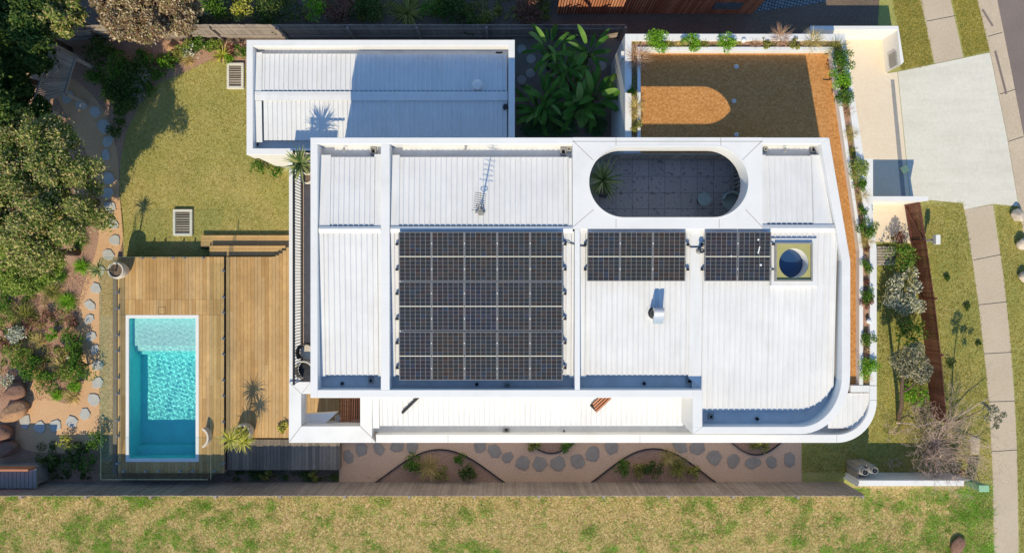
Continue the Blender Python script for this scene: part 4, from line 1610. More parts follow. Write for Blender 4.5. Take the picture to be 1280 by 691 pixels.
# ---- timber slat fence on the right, with gate
def slat_fence_run(parent, a, b_, h, n=9, mat='redwood', name='slats'):
    mb = MB()
    a, b_ = Vector((*a, 0)), Vector((*b_, 0))
    for i in range(n):
        z = .06 + (h - .06) * (i + .5) / n
        mb.bar(a + Vector((0, 0, z)), b_ + Vector((0, 0, z)), .022, (h / n) * .72)
    return mb.build(name, M[mat], parent)


hf = 1.05
base = [(1131, 257), (1138, 302), (1148, 372), (1156, 440), (1163, 520)]
tf = thing('timber_fence', 'dark red slatted timber fence beside the front shrubs', 'fence', W(1148, 400, 0))
for (p, q) in zip(base[1:-1], base[2:]):
    a, b_ = W(*p), W(*q)
    # short vertical-looking slats laid across: many narrow boards
    d = b_ - a; ln = d.length; d.normalize()
    mb = MB(); n = int(ln / .085)
    for i in range(n):
        c = a + d * (i + .5) * ln / n
        mb.obox(c + Vector((0, 0, hf / 2 + .03)), .011, .038, hf / 2 - .03, math.atan2(d.y, d.x) - PI / 2)
    mb.build('slats', M['redwood'], tf)
    mb = MB(); off = Vector((.035, 0, 0))
    for z in (.3, hf - .15):
        mb.bar(a + off + Vector((0, 0, z)), b_ + off + Vector((0, 0, z)), .04, .07)
    mb.build('rail', M['redwood'], tf)
    mb = MB(); mb.box(b_.x + .03, b_.x + .12, b_.y - .045, b_.y + .045, 0, hf + .02); mb.build('post', M['redwood'], tf)
gt = thing('timber_gate', 'red timber slatted gate with a diagonal brace beside the white wall', 'gate', W(1134, 280, 0))
a, b_ = W(*base[0]), W(*base[1])
d = b_ - a; ln = d.length; d.normalize()
mb = MB(); n = int(ln / .085)
for i in range(n):
    c = a + d * (i + .5) * ln / n
    mb.obox(c + Vector((0, 0, hf / 2 + .03)), .011, .038, hf / 2 - .03, math.atan2(d.y, d.x) - PI / 2)
mb.build('slats', M['redwood'], gt)
mb = MB(); off = Vector((-.03, 0, 0))
for z in (.12, hf - .05):
    mb.bar(a + off + Vector((0, 0, z)), b_ + off + Vector((0, 0, z)), .04, .08)
for c in (a, b_):
    mb.bar(c + off + Vector((0, 0, .08)), c + off + Vector((0, 0, hf)), .07, .04)
mb.build('frame', M['redwood'], gt)
mb = MB(); mb.bar(a + off * 1.9 + Vector((0, -.08, .15)), b_ + off * 1.9 + Vector((0, .06, hf - .1)), .03, .07); mb.build('brace', M['redwood'], gt)
mb = MB(); c = b_ + Vector((-.08, .1, hf - .02)); mb.obox(c, .05, .03, .02, .3); mb.build('latch', M['darkmetal'], gt)

# ================================================================== white walls at the front
wl1 = thing('boundary_wall', 'white boundary wall turning the corner at the top of the driveway', 'wall', W(1103, 50, 0))
hw = 1.12
ybase, xbase = Y(50), X(1102.5)
yo = Y(32.5, hw); xo = X(1123, hw)
e2 = W(1130, 81.5, hw); e1 = W(1122.5, 84, hw)
mb = MB()
mb.prism([(X(1013, hw), ybase), (xbase, ybase), (X(1107, 0), Y(92, 0)), (e2.x, e2.y), (xo, yo), (X(1013, hw), yo)][:0] or
         [(X(1013, hw), ybase), (xbase, ybase), (xbase + .14, Y(92)), (e2.x, Y(90, 0) + .06), (xo, yo), (X(1013, hw), yo)], 0, hw)
mb.build('wall', M['white'], wl1, bevel=.01)
mb = MB()
dv = (Vector((xbase + .14, Y(92), 0)) - Vector((xbase, ybase, 0)))
p0 = Vector((xbase, ybase, 0)) + dv * .55; p1 = Vector((xbase, ybase, 0)) + dv * .95
mb.prism([(p0.x - .045, p0.y), (p1.x - .045, p1.y), (p1.x - .004, p1.y), (p0.x - .004, p0.y)], .42, .9)
mb.build('letter_slot', M['greymetal'], wl1)
wl2 = thing('blade_wall', 'freestanding white blade wall casting a blue shadow on the forecourt', 'wall', W(1115, 255, 0))
mb = MB()
mb.box(X(1090, 1.5) - .1, X(1160, 1.5), Y(256, 0), Y(245.8, 1.5), 0, 1.5)
mb.build('wall', M['white'], wl2, bevel=.01)
mb = MB()
mb.box(X(1090, 1.5) - .1, X(1160, 1.5) + .01, Y(256, 0) - .01, Y(245.8, 1.5) + .01, 1.502, 1.515)
mb.build('wall_cap', M['cap'], wl2)
wl3 = thing('low_wall', 'white rendered low wall beside the gas bottles', 'wall', W(1130, 595, 0))
mb = MB()
mb.prism([(X(1057), Y(590)), (X(1204) - .4, Y(590)), (X(1205, 1.1), Y(590) - .02), (X(1205, 1.1), Y(607, 1.1)), (X(1070, 1.1), Y(607, 1.1)), (X(1057), Y(590) - .12)], 0, 1.1)
mb.build('wall', M['white'], wl3, bevel=.01)

# gas bottles
for (px, py, lab) in ((1063, 579.5, 'grey gas bottle standing beside the low white wall, nearer the house'), (1074.5, 577.5, 'grey gas bottle standing beside the low white wall, further from the house')):
    c = W(px, py, 0)
    gb = thing('gas_bottle', lab, 'gas bottle', c, 'gas bottles by the wall')
    mb = MB(); mb.lathe([(.15, 0), (.16, .03), (.185, .08), (.185, .88), (.175, .98), (.13, 1.05), (.06, 1.09)], c, 24); mb.build('cylinder', M['greymetal'], gb, smooth=True)
    mb = MB(); mb.ring([(c.x + .13 * math.cos(a), c.y + .13 * math.sin(a)) for a in ang], [(c.x + .11 * math.cos(a), c.y + .11 * math.sin(a)) for a in ang], 1.05, 1.19); mb.build('collar', M['greymetal'], gb)
    mb = MB(); mb.lathe([(.04, 1.08), (.035, 1.16), (.05, 1.165), (.05, 1.19), (.01, 1.2)], c, 12); mb.build('valve', M['darkmetal'], gb)
mb = MB(); c = W(1068, 574, 0); mb.box(c.x - .30, c.x + .36, c.y - .02, c.y + .02, 0, .9); mb.box(c.x - .32, c.x - .28, c.y - .5, c.y, 0, .9)
tag(mb.build('bottle_bay', M['slat_grey']), 'low grey screen behind the two gas bottles', 'screen')
# green service pillar
c = W(1211, 602, 0)
sp = thing('service_pillar', 'pale green electricity pillar at the end of the low white wall', 'utility box', c)
M['pillar'] = plain('pillar_green', RGB(128, 168, 132), .5, .1, 8)
mb = MB(); mb.box(c.x - .16, c.x + .2, c.y - .12, c.y + .12, 0, .82); mb.build('body', M['pillar'], sp, bevel=.015)
mb = MB(); mb.box(c.x - .17, c.x + .23, c.y - .135, c.y + .135, .822, .88); mb.build('cap', plain('pillar_cap', RGB(150, 196, 158), .5, .08, 8), sp, bevel=.02)
mb = MB(); mb.bar((c.x + .2, c.y - .1, .5), (c.x + .5, c.y - .22, .0), .02, .02); mb.build('stay', M['pillar'], sp)
# letterbox and pit lid, slatted doormat grate
c = W(1153.5, 301, 0)
lb = thing('letterbox', 'small white letterbox beside the timber gate', 'letterbox', c)
mb = MB(); mb.box(c.x - .09, c.x + .09, c.y - .19, c.y + .19, .8, 1.02); mb.build('box', M['white'], lb, bevel=.01)
mb = MB(); mb.box(c.x - .04, c.x + .04, c.y - .05, c.y + .05, 0, .799); mb.build('post', M['white'], lb)
mb = MB(); mb.box(c.x - .02, c.x + .02, c.y + .201, c.y + .206, .9, .95); mb.build('slot', M['black'], lb)
pl = PX([(1212, 545), (1224, 546), (1224, 568), (1213, 567)])
mb = MB(); mb.prism(pl, .004, .03)
tag(mb.build('service_pit', M['footpath']), 'small square concrete pit lid in the lawn near the footpath', 'pit lid')
gm = thing('timber_landing', 'grey slatted timber landing between the planter wall and the green shrub', 'landing', W(1104, 319, 0))
mb = MB()
for i in range(7):
    mb.box(X(1095), X(1118), Y(308 + i * 3.45 + 2.7), Y(308 + i * 3.45), .05, .085)
mb.build('slats', M['slat_grey'], gm)
mb = MB(); mb.box(X(1096), X(1117), Y(331.5), Y(308.5), .004, .049); mb.build('frame', M['darkmetal'], gm)
c = W(1130, 212, 0)
mb = MB(); mb.obox(c + Vector((0, 0, .05)), .14, .14, .02, .5)
tag(mb.build('square_mat', plain('olive_mat', RGB(245, 240, 170), .8, .1, 8)), 'small olive square mat lying in the blue wall shadow', 'mat')
# lawn pit grates
for (x0, y0, x1, y1, lab) in ((285, 80, 306, 112, 'white framed slatted pit grate in the lawn next to the studio'), (218, 262, 242, 295, 'white framed slatted pit grate in the lawn above the deck steps')):
    a, b_ = W(x0, y1, 0), W(x1, y0, 0)
    pg = thing('pit_grate', lab, 'grate', ((a.x + b_.x) / 2, (a.y + b_.y) / 2, 0), 'grates in the lawn')
    mb = MB(); f = .1
    mb.ring([(a.x, a.y), (b_.x, a.y), (b_.x, b_.y), (a.x, b_.y)], [(a.x + f, a.y + f), (b_.x - f, a.y + f), (b_.x - f, b_.y - f), (a.x + f, b_.y - f)], .006, .14)
    mb.build('frame', M['concrete'], pg, bevel=.01)
    mb = MB(); n = 9
    for i in range(n):
        yy = a.y + f + (b_.y - a.y - 2 * f) * i / n
        mb.box(a.x + f, b_.x - f, yy, yy + (b_.y - a.y - 2 * f) / n * .55, .07, .1)
    mb.build('slats', M['slat_grey'], pg)
    mb = MB(); mb.box(a.x + f, b_.x - f, a.y + f, b_.y - f, .008, .02); mb.build('pit_floor', M['black'], pg)
# shed at the lower left
c0, c1 = W(-20, 584, 1.0), W(43, 610, 1.0)
sh = thing('garden_shed', 'dark ribbed roof of a small shed against the long fence', 'shed', ((c0.x + c1.x) / 2, (c0.y + c1.y) / 2, 0))
mb = MB(); mb.box(c0.x, c1.x - .1, c1.y + .05, c0.y - .05, 0, .93); mb.build('wall', M['paling'], sh)
mb = MB()
xx = c0.x
while xx < c1.x - .01:
    mb.box(xx, xx + .135, c1.y, c0.y - .05, .95, 1.0); mb.box(xx + .135, xx + .16, c1.y, c0.y - .05, .95, 1.025); xx += .16
mb.build('roof', plain('dark_shed_roof', RGB(150, 150, 146), .5, .15, 4), sh)
mb = MB(); mb.box(c0.x, c1.x, c0.y - .048, c0.y + .03, .9, 1.36); mb.build('fascia', M['battens'], sh)

# ================================================================== neighbour's timber building
nb = thing('timber_house', 'neighbouring house clad in vertical cedar battens at the top edge', 'house', W(820, 0, 0))
nx0, nx1 = X(696), X(942)
nyb = Y(18.5)
mb = MB(); mb.box(nx0 + .02, nx1 - .02, nyb + .05, nyb + 4.5, 0, 3.3); mb.build('wall', M['darkmetal'], nb)
mb = MB()
n = int((nx1 - nx0) / .11)
for i in range(n):
    xx = nx0 + i * .11
    mb.box(xx, xx + .075, nyb + .004, nyb + .048, .05, 3.32)
mb.build('cladding', M['battens'], nb)
mb = MB(); mb.box(nx0 - .1, nx1 + .1, nyb - .05, nyb + 4.6, 3.32, 3.5); mb.build('roof', M['greymetal'], nb)
mb = MB(); a = X(893, 1.0); mb.box(a, a + 1.1, nyb - .03, nyb + .0035, .6, 1.2); mb.build('window', M['glazed'] if 'glazed' in M else plain('shaded_glass', RGB(90, 110, 120), .1, .2, 4, spec=.6), nb)

# ================================================================== furniture and pots
def pot(name, label, cat, c, r, h, mat, parent=None):
    o = parent or thing(name, label, cat, c)
    mb = MB()
    mb.lathe([(r * .62, 0), (r * .9, h * .35), (r, h * .75), (r * .92, h), (r * .78, h), (r * .78, h * .9)], c, 28)
    mb.build('pot', M[mat], o, smooth=False, bevel=.0)
    mb = MB(); mb.lathe([(r * .76, h * .86), (r * .76, h * .9), (.01, h * .91)], c, 20); mb.build('potting_soil', M['soil'], o)
    return o


# terrace table and chair under the oval
c = W(880.5, 249, 3.75)
tb = thing('round_table', 'round dark table on the shaded terrace under the oval opening', 'table', (c.x, c.y, 3.3))
mb = MB(); mb.lathe([(.235, .42), (.24, .43), (.24, .46), (.01, .462)], (c.x, c.y, 3.3), 32); mb.build('tabletop', M['table'], tb)
mb = MB(); mb.lathe([(.16, .0), (.16, .02), (.03, .04), (.03, .42)], (c.x, c.y, 3.3), 16); mb.build('pedestal', M['darkmetal'], tb)


def lounge_chair(label, c, rz, seatmat, framemat, sc_=1.0, group=None):
    o = thing('lounge_chair', label, 'chair', c, group, (0, 0, rz))
    c = Vector(c)
    n = 18
    # rounded shell: seat disc and wrapped back
    mb = MB()
    mb.lathe([(.26 * sc_, .36), (.29 * sc_, .40), (.27 * sc_, .45), (.02, .46)], c, 24)
    mb.build('seat', M[seatmat], o)
    mb = MB()
    outer, inner = [], []
    for i in range(n + 1):
        a = math.radians(-20 + 220 * i / n)
        outer.append((c.x + .36 * sc_ * math.cos(a), c.y + .36 * sc_ * math.sin(a)))
        inner.append((c.x + .31 * sc_ * math.cos(a), c.y + .31 * sc_ * math.sin(a)))
    mb.strip(outer, inner, c.z + .38, c.z + .74)
    mb.build('backrest', M[framemat], o, bevel=.01)
    for a in (40, 140, 220, 320):
        mb = MB(); dx, dy = math.cos(math.radians(a)), math.sin(math.radians(a))
        mb.tube([c + Vector((dx * .22, dy * .22, .38)), c + Vector((dx * .27, dy * .27, 0))], .015, 6); mb.build('leg', M['darkmetal'], o)
    return o


def centre_local(o):
    pass


c = W(913, 253, 3.7)
lounge_chair('dark tub chair beside the round table on the shaded terrace', (c.x, c.y, 3.3), -.6, 'table', 'table')
c = W(379.5, 440, 3.8)
lounge_chair('dark framed tub chair on the balcony, next to the pale one', (c.x + .12, c.y, 3.3), .4, 'pot_white', 'darkmetal', .95)
c = W(378, 462, 3.8)
lounge_chair('pale tub chair at the lower end of the balcony', (c.x + .1, c.y, 3.3), .9, 'darkmetal', 'pot_white', .95)

# ---- stones
def stone_mesh(c, r, seed, z, th, mat, name, label, cat, group):
    rn = random.Random(seed)
    n = rn.choice((6, 7, 8, 9))
    pts = []
    ph = rn.uniform(0, 6.28)
    r *= rn.uniform(.88, 1.1)
    el = rn.uniform(.72, 1.0); ea = rn.uniform(0, PI)
    for i in range(n):
        a = ph + 2 * PI * i / n + rn.uniform(-.18, .18)
        rr = r * rn.uniform(.84, 1.12)
        x_, y_ = rr * math.cos(a), rr * el * math.sin(a)
        pts.append((c.x + x_ * math.cos(ea) - y_ * math.sin(ea), c.y + x_ * math.sin(ea) + y_ * math.cos(ea)))
    mb = MB(); mb.prism(pts, z, z + th)
    o = mb.build(name, M[mat], None, bevel=.012)
    return tag(o, label, cat, group)


G1 = 'stepping stones of the garden path'
WORDS = ['first', 'second', 'third', 'fourth', 'fifth', 'sixth', 'seventh', 'eighth', 'ninth', 'tenth', 'eleventh', 'twelfth', 'thirteenth', 'fourteenth', 'fifteenth', 'sixteenth', 'seventeenth', 'eighteenth']
sh_ = [(85, 122), (102, 131), (120, 140), (130, 158), (135, 176), (133, 194)]
for i, (px, py) in enumerate(sh_):
    stone_mesh(W(px, py), .28, 100 + i, .008, .035, 'stone', 'stepping_stone', 'tree shaded stepping stone, %s from the batten screen' % WORDS[i], 'stepping stone', G1)
su_ = [(136, 223), (134, 241), (138, 259), (142, 280), (144, 300), (136, 319)]
for i, (px, py) in enumerate(su_):
    stone_mesh(W(px, py), .27, 120 + i, .008, .04, 'stone', 'stepping_stone', 'sunlit stepping stone beside the lawn edge, %s below the tree shade' % WORDS[i], 'stepping stone', G1)
sp_ = [(126, 338), (120, 360), (113, 381), (112, 399), (114, 420), (119, 437), (122, 456), (122, 478), (118, 499)]
for i, (px, py) in enumerate(sp_):
    stone_mesh(W(px, py), .26, 140 + i, .008 if px < 123 else .012, .04, 'stone', 'stepping_stone', 'stepping stone beside the pool glass fence, %s below the leaning pot' % WORDS[i], 'stepping stone', G1)
sb_ = [(107, 517), (90, 526), (70, 531), (50, 533), (32, 526)]
for i, (px, py) in enumerate(sb_):
    stone_mesh(W(px, py), .28, 160 + i, .008, .04, 'stone', 'stepping_stone', 'stepping stone on the sand below the planted bed, %s from the glass fence' % WORDS[i], 'stepping stone', G1)
G2 = 'slate pavers of the side path'
sa_ = [(436, 571), (452, 561), (474, 560), (496, 557), (516, 556)]
for i, (px, py) in enumerate(sa_):
    stone_mesh(W(px, py), .30, 200 + i, .004, .035, 'stone_dark', 'slate_paver', 'slate paver between the lower deck and the first fence bed, %s from the deck' % WORDS[i], 'paver', G2)
sm_ = [(600, 557), (618, 562), (634, 571), (653, 578), (674, 580), (698, 579), (722, 575), (741, 566), (764, 558)]
for i, (px, py) in enumerate(sm_):
    stone_mesh(W(px, py), .33, 220 + i, .0042, .035, 'stone_dark', 'slate_paver', 'slate paver on the curve between the two fence beds, %s from its left end' % WORDS[i], 'paver', G2)
sr_ = [(850, 557), (871, 559), (893, 571), (917, 575), (941, 578), (964, 577), (987, 574)]
for i, (px, py) in enumerate(sr_):
    stone_mesh(W(px, py), .33, 240 + i, .0042, .035, 'stone_dark', 'slate_paver', 'slate paver towards the front lawn, %s right of the pale grass bed' % WORDS[i], 'paver', G2)
G3 = 'round pavers of the tropical garden'
for i, ((px, py), lab) in enumerate((((652, 62), 'round grey paver by the studio corner, topmost of the tropical garden'), ((664, 74), 'round grey paver second along the studio wall'), ((663, 92), 'round grey paver beside the palm fronds, third along the studio wall'), ((652, 100), 'round grey paver touching the studio wall, lowest of the four'), ((752, 83), 'lone round grey paver near the white garage wall'))):
    mb = MB(); mb.lathe([(.185, 0), (.19, .03), (.18, .035), (.01, .036)], W(px, py, .006), 26)
    tag(mb.build('round_paver', M['stone']), lab, 'paver', G3)


def boulder(px, py, z, r, sq, rz, seed, mat, label, name='boulder', group='boulders at the garden corner'):
    rn = np.random.default_rng(seed)
    bm = bmesh.new()
    bmesh.ops.create_icosphere(bm, subdivisions=4, radius=1.0)
    dirs = rn.normal(size=(11, 3)); dirs /= np.linalg.norm(dirs, axis=1)[:, None]
    cut = rn.uniform(.62, .95, 11)
    ph = rn.uniform(0, 6, (5, 3)); fq = rn.uniform(1.5, 4, (5, 3))
    for v_ in bm.verts:
        p = np.array(v_.co)
        for d_, c_ in zip(dirs, cut):
            k = p @ d_ - c_
            if k > 0: p = p - d_ * k * .85
        p = p * (1 + .025 * sum(math.sin(fq[i] @ p * 2 + ph[i, 0]) for i in range(5)) / 2)
        v_.co = p
    M_ = Matrix.Rotation(rz, 4, 'Z') @ Matrix.Diagonal((r * sq[0], r * sq[1], r * sq[2], 1))
    bmesh.ops.transform(bm, matrix=M_, verts=bm.verts)
    me = bpy.data.meshes.new(name); bm.to_mesh(me); bm.free()
    me.polygons.foreach_set('use_smooth', [True] * len(me.polygons))
    o = link(name, me, M[mat])
    c = W(px, py, z)
    o.location = (c.x, c.y, z)
    return tag(o, label, 'boulder', group)


boulder(19, 488, .3, .5, (1.05, .72, .7), .25, 1, 'rock2', 'smooth brown boulder nearest the planted bed')
boulder(17, 514, .3, .55, (1.1, .72, .7), .5, 2, 'rock', 'large orange flat topped boulder in the middle of the row')
boulder(2, 541, .3, .5, (1.0, .75, .7), -.3, 3, 'rock2', 'brown boulder cut by the left picture edge')
boulder(8, 561, .25, .45, (1.1, .8, .6), .2, 4, 'rock2', 'dark boulder lying in the fence shade')
boulder(90, 446, .1, .2, (1.5, .6, .5), .1, 5, 'rockpale', 'small pale stone between the two largest bushes of the bed', 'rock', 'garden rocks')
boulder(214, 60, .15, .2, (1.2, .9, .8), .1, 6, 'rock', 'orange rock beside the fence near the red leaved tree', 'rock', 'garden rocks')
boulder(251, 52, .15, .12, (1.4, .8, .8), .4, 7, 'rockpale', 'small pale rock against the back fence', 'rock', 'garden rocks')
boulder(255, 57, .12, .1, (1.4, .8, .8), -.2, 17, 'rockpale', 'tiny pale rock in front of the back fence plants', 'rock', 'garden rocks')
boulder(1272, 270, .2, .3, (.8, 1.0, .8), .1, 8, 'rockpale', 'pale rock on the verge just below the driveway', 'rock', 'rocks on the kerb verge')
boulder(1278, 305, .2, .26, (.9, 1.0, .8), .4, 9, 'rockpale', 'pale rock on the verge, second below the driveway', 'rock', 'rocks on the kerb verge')
boulder(1281, 347, .2, .26, (.9, 1.0, .8), .2, 10, 'rockpale', 'pale rock on the verge, lowest of three', 'rock', 'rocks on the kerb verge')
boulder(1196, 682, .1, .42, (.75, 1.0, .35), -.5, 11, 'rock2', 'flat reddish brown rock in the paddock grass', 'rock', 'paddock rocks')
# ================================================================== foliage builders
def leaf_quads(C, size, aspect=.5, up=.5, jit=.35):
    """diamond leaves round the points C (n,3)"""
    n = len(C)
    nr = RNG.normal(size=(n, 3)); nr[:, 2] = np.abs(nr[:, 2]) + up
    nr /= np.linalg.norm(nr, axis=1)[:, None]
    t = RNG.normal(size=(n, 3)); t -= nr * (t * nr).sum(1)[:, None]
    t /= np.linalg.norm(t, axis=1)[:, None]
    b = np.cross(nr, t)
    s = size * RNG.uniform(1 - jit, 1 + jit, n)[:, None]
    fold = nr * s * .12
    return np.stack([C - t * s, C + b * s * aspect + fold, C + t * s, C - b * s * aspect + fold], axis=1)


def clump_points(clumps, n, shell=.55, upbias=.25):
    c = np.array([k[0] for k in clumps]); r = np.array([k[1] for k in clumps])
    w = r ** 2; w = w / w.sum()
    idx = RNG.choice(len(clumps), n, p=w)
    d = RNG.normal(size=(n, 3)); d[:, 2] += upbias
    d /= np.linalg.norm(d, axis=1)[:, None]
    rad = r[idx] * (shell + (1 - shell) * RNG.uniform(0, 1, n) ** .5)
    return c[idx] + d * rad[:, None] * np.array([1, 1, .8])


def tree(px, py, z, R_, Hc, label, mat, leaf=.07, n=30000, nclump=60, group=None, name='tree', trunk='bark', sq=(1, 1), lean=(0, 0), clr=(.34, .5)):
    """crown centred on the photo pixel at height z"""
    c = W(px, py, z)
    o = thing(name, label, 'tree', (c.x + lean[0], c.y + lean[1], 0), group)
    base = Vector((c.x + lean[0], c.y + lean[1], 0))
    mb = MB()
    fork = Vector((c.x, c.y, z - Hc * .45)) * .8 + base * .2
    mb.tube([base, base.lerp(fork, .5) + Vector((.06, .04, 0)), fork], [.17, .13, .11], 9)
    clumps = []
    for i in range(nclump):
        a = RNG.uniform(0, 2 * PI); q = math.sqrt(RNG.uniform(0, 1))
        rr = R_ * q * .86 * (1.18 if RNG.uniform() < .12 else 1.0)
        zz = z + Hc * (.55 * math.sqrt(max(0, 1 - q * q)) * RNG.uniform(-.5, 1.0) - .05)
        cr = R_ * RNG.uniform(*clr) * .55
        clumps.append(((c.x + rr * math.cos(a) * sq[0], c.y + rr * math.sin(a) * sq[1], zz), cr))
    for k in range(0, nclump, max(1, nclump // 16)):
        e = Vector(clumps[k][0])
        m_ = fork.lerp(e, .5) + Vector((RNG.uniform(-.15, .15), RNG.uniform(-.15, .15), .1))
        mb.tube([fork, m_, e], [.07, .04, .012], 6)
    mb.build('trunk', M[trunk], o, smooth=True)
    P_ = clump_points(clumps, n, .5)
    P_ = P_ + RNG.normal(0, 1, P_.shape) * np.where(RNG.uniform(size=(n, 1)) < .28, R_ * .055, R_ * .012)
    quads_obj('crown', leaf_quads(P_, leaf, .48, .8), M[mat], o)
    return o


def shrub(px, py, z0, r, h, label, mat, group=None, leaf=.045, dens=1.0, name='shrub', cat='shrub', sq=(1, 1), stem='stem', z=None):
    zc = z0 + h * .55 if z is None else z
    c = W(px, py, zc)
    o = thing(name, label, cat, (c.x, c.y, z0), group)
    base = Vector((c.x, c.y, z0))
    k = max(6, int(7 + r * 14))
    clumps = []
    for i in range(k):
        a = RNG.uniform(0, 2 * PI); q = math.sqrt(RNG.uniform(0, 1)) * .72
        hh = h * (.30 + .48 * math.sqrt(max(0, 1 - q * q)) * RNG.uniform(.55, 1.05))
        clumps.append(((c.x + r * q * math.cos(a) * sq[0], c.y + r * q * math.sin(a) * sq[1], z0 + hh), r * RNG.uniform(.26, .44)))
    mb = MB()
    for cl_ in clumps[:10]:
        mb.tube([base, base.lerp(Vector(cl_[0]), .5) + Vector((0, 0, .02)), Vector(cl_[0])], [.016, .012, .005], 5)
    mb.build('stem', M[stem], o)
    n = int(min(14000, max(220, 2.6 * r * r * sq[0] * sq[1] / (leaf * leaf) * dens)))
    P_ = clump_points(clumps, n, .45, .4)
    P_[:, 2] = np.maximum(P_[:, 2], z0 + .02)
    quads_obj('foliage', leaf_quads(P_, leaf, .5, .45), M[mat], o)
    return o


def blade_quads(base, n, L_, wd, el=(.6, 1.4), droop=.9, seg=4, spread=.06, az=None):
    """arching strap leaves from one base"""
    n = int(n)
    b = np.array(base)[None, :] + np.concatenate([RNG.uniform(-spread, spread, (n, 2)), np.zeros((n, 1))], 1)
    a = RNG.uniform(0, 2 * PI, n) if az is None else az
    e = RNG.uniform(el[0], el[1], n)
    ln = L_ * RNG.uniform(.65, 1.1, n)
    w0 = wd * RNG.uniform(.7, 1.2, n)
    out = []
    p = b.copy()
    side = np.stack([-np.sin(a), np.cos(a), np.zeros(n)], 1)
    side = side + RNG.normal(size=(n, 3)) * .15
    side /= np.linalg.norm(side, axis=1)[:, None]
    dr = droop * RNG.uniform(.6, 1.4, n)
    for k in range(seg):
        t0, t1 = k / seg, (k + 1) / seg
        ang = e - dr * t1
        d = np.stack([np.cos(ang) * np.cos(a), np.cos(ang) * np.sin(a), np.sin(ang)], 1)
        q = p + d * (ln / seg)[:, None]

        def prof(t):
            return (1 - t) ** .6 * (.55 + .9 * min(t * 2.2, .5))
        wa, wb = w0 * prof(t0), w0 * prof(min(t1, .985))
        out.append(np.stack([p - side * wa[:, None], p + side * wa[:, None], q + side * wb[:, None], q - side * wb[:, None]], 1))
        p = q
    V = np.stack(out, 1)      # n,seg,4,3
    return V


def blades_obj(name, V, mat, parent):
    """each blade one connected island"""
    n, seg = V.shape[:2]
    l = np.array(root_loc(parent))
    co = np.empty((n, seg + 1, 2, 3))
    co[:, 0, 0] = V[:, 0, 0]; co[:, 0, 1] = V[:, 0, 1]
    for k in range(seg):
        co[:, k + 1, 1] = V[:, k, 2]; co[:, k + 1, 0] = V[:, k, 3]
    co = (co.reshape(-1, 3) - l).astype(np.float32)
    ids = np.arange(n)[:, None] * (seg + 1) * 2 + np.arange(seg)[None, :] * 2
    idx = np.stack([ids, ids + 1, ids + 3, ids + 2], -1).reshape(-1, 4)
    me = bpy.data.meshes.new(name)
    me.vertices.add(len(co)); me.vertices.foreach_set('co', co.ravel())
    m_ = len(idx)
    me.loops.add(m_ * 4); me.loops.foreach_set('vertex_index', idx.ravel().astype(np.int32))
    me.polygons.add(m_)
    me.polygons.foreach_set('loop_start', np.arange(0, m_ * 4, 4, dtype=np.int32))
    me.polygons.foreach_set('loop_total', np.full(m_, 4, dtype=np.int32))
    me.update(calc_edges=True); me.validate()
    return link(name, me, M[mat], parent)


def tuft(px, py, z0, r, h, label, mat, group=None, n=90, wd=.012, name='grass_tuft', cat='grass tuft', el=(.5, 1.45), droop=1.0, seg=4):
    c = W(px, py, z0 + h * .5)
    o = thing(name, label, cat, (c.x, c.y, z0), group)
    L_ = max(r * 1.15, h * 1.1)
    V = blade_quads((c.x, c.y, z0), n, L_, wd, el, droop, seg, spread=r * .22)
    blades_obj('leaves', V, mat, o)
    return o


def yucca(px, py, z0, r, h, label, mat='yucca', group=None, n=60, wd=.03, name='yucca', cat='yucca', trunk=0.0, base=None, loc=None, el=(.15, 1.35), droop=.5, lean=(0, 0)):
    c = W(px, py, z0 + h) if loc is None else Vector(loc)
    b0 = Vector((c.x + lean[0], c.y + lean[1], z0))
    o = thing(name, label, cat, b0, group)
    t_ = Vector((c.x, c.y, z0 + trunk))
    if trunk > 0:
        mb = MB(); mb.tube([b0, b0.lerp(t_, .5) + Vector((.02, .01, 0)), t_], [.035, .028, .026], 8); mb.build('trunk', M['bark_grey'], o, smooth=True)
    V = blade_quads(t_, n, r * 1.1, wd, el, droop, 4, spread=.025)
    blades_obj('leaves', V, mat, o)
    return o


# ================================================================== trees and garden on the left
tree(34, 238, 4.0, 2.55, 2.3, 'large spreading tree with sunlit yellow green crown at the left edge', 'gumgreen', .05, 100000, 240, sq=(1.06, 1.16), clr=(.13, .28))
tree(20, 318, 3.2, 1.5, 1.6, 'lime green tree below the large spreading tree at the left edge', 'limegreen', .042, 56000, 220, lean=(.2, .2), sq=(1.25, 1.05), clr=(.13, .26))
tree(182, 4, 3.6, 1.55, 1.6, 'red and cream leaved tree beyond the back fence', 'redtree', .05, 48000, 190, sq=(1.38, 1.05), clr=(.15, .29))
G4 = 'dark trees in the top left corner'
tree(20, 30, 3.0, 1.5, 1.6, 'dark green tree filling the top left corner', 'darkgreen', .07, 15000, 36, group=G4)
tree(72, 14, 2.8, .95, 1.4, 'olive green tree between the corner tree and the red leaved tree', 'gumgreen', .06, 9000, 24, group=G4)
tree(12, 92, 2.2, 1.1, 1.2, 'dark bushy tree left of the batten screen', 'darkgreen', .065, 9000, 28, group=G4)
tree(-60, 120, 4.5, 2.2, 2.2, 'dark tree standing beyond the left edge', 'darkgreen', .08, 14000, 36, group=G4)
tree(30, 62, 2.0, 1.2, 1.0, 'low dark tree between the corner tree and the batten screen', 'darkgreen', .06, 14000, 60, group=G4, clr=(.2, .4))
tree(20, 138, 2.0, 1.3, 1.1, 'dark tree tucked behind the top of the large spreading tree', 'darkgreen', .06, 14000, 60, group=G4, clr=(.2, .4))
G5 = 'shrubs of the shaded bed'
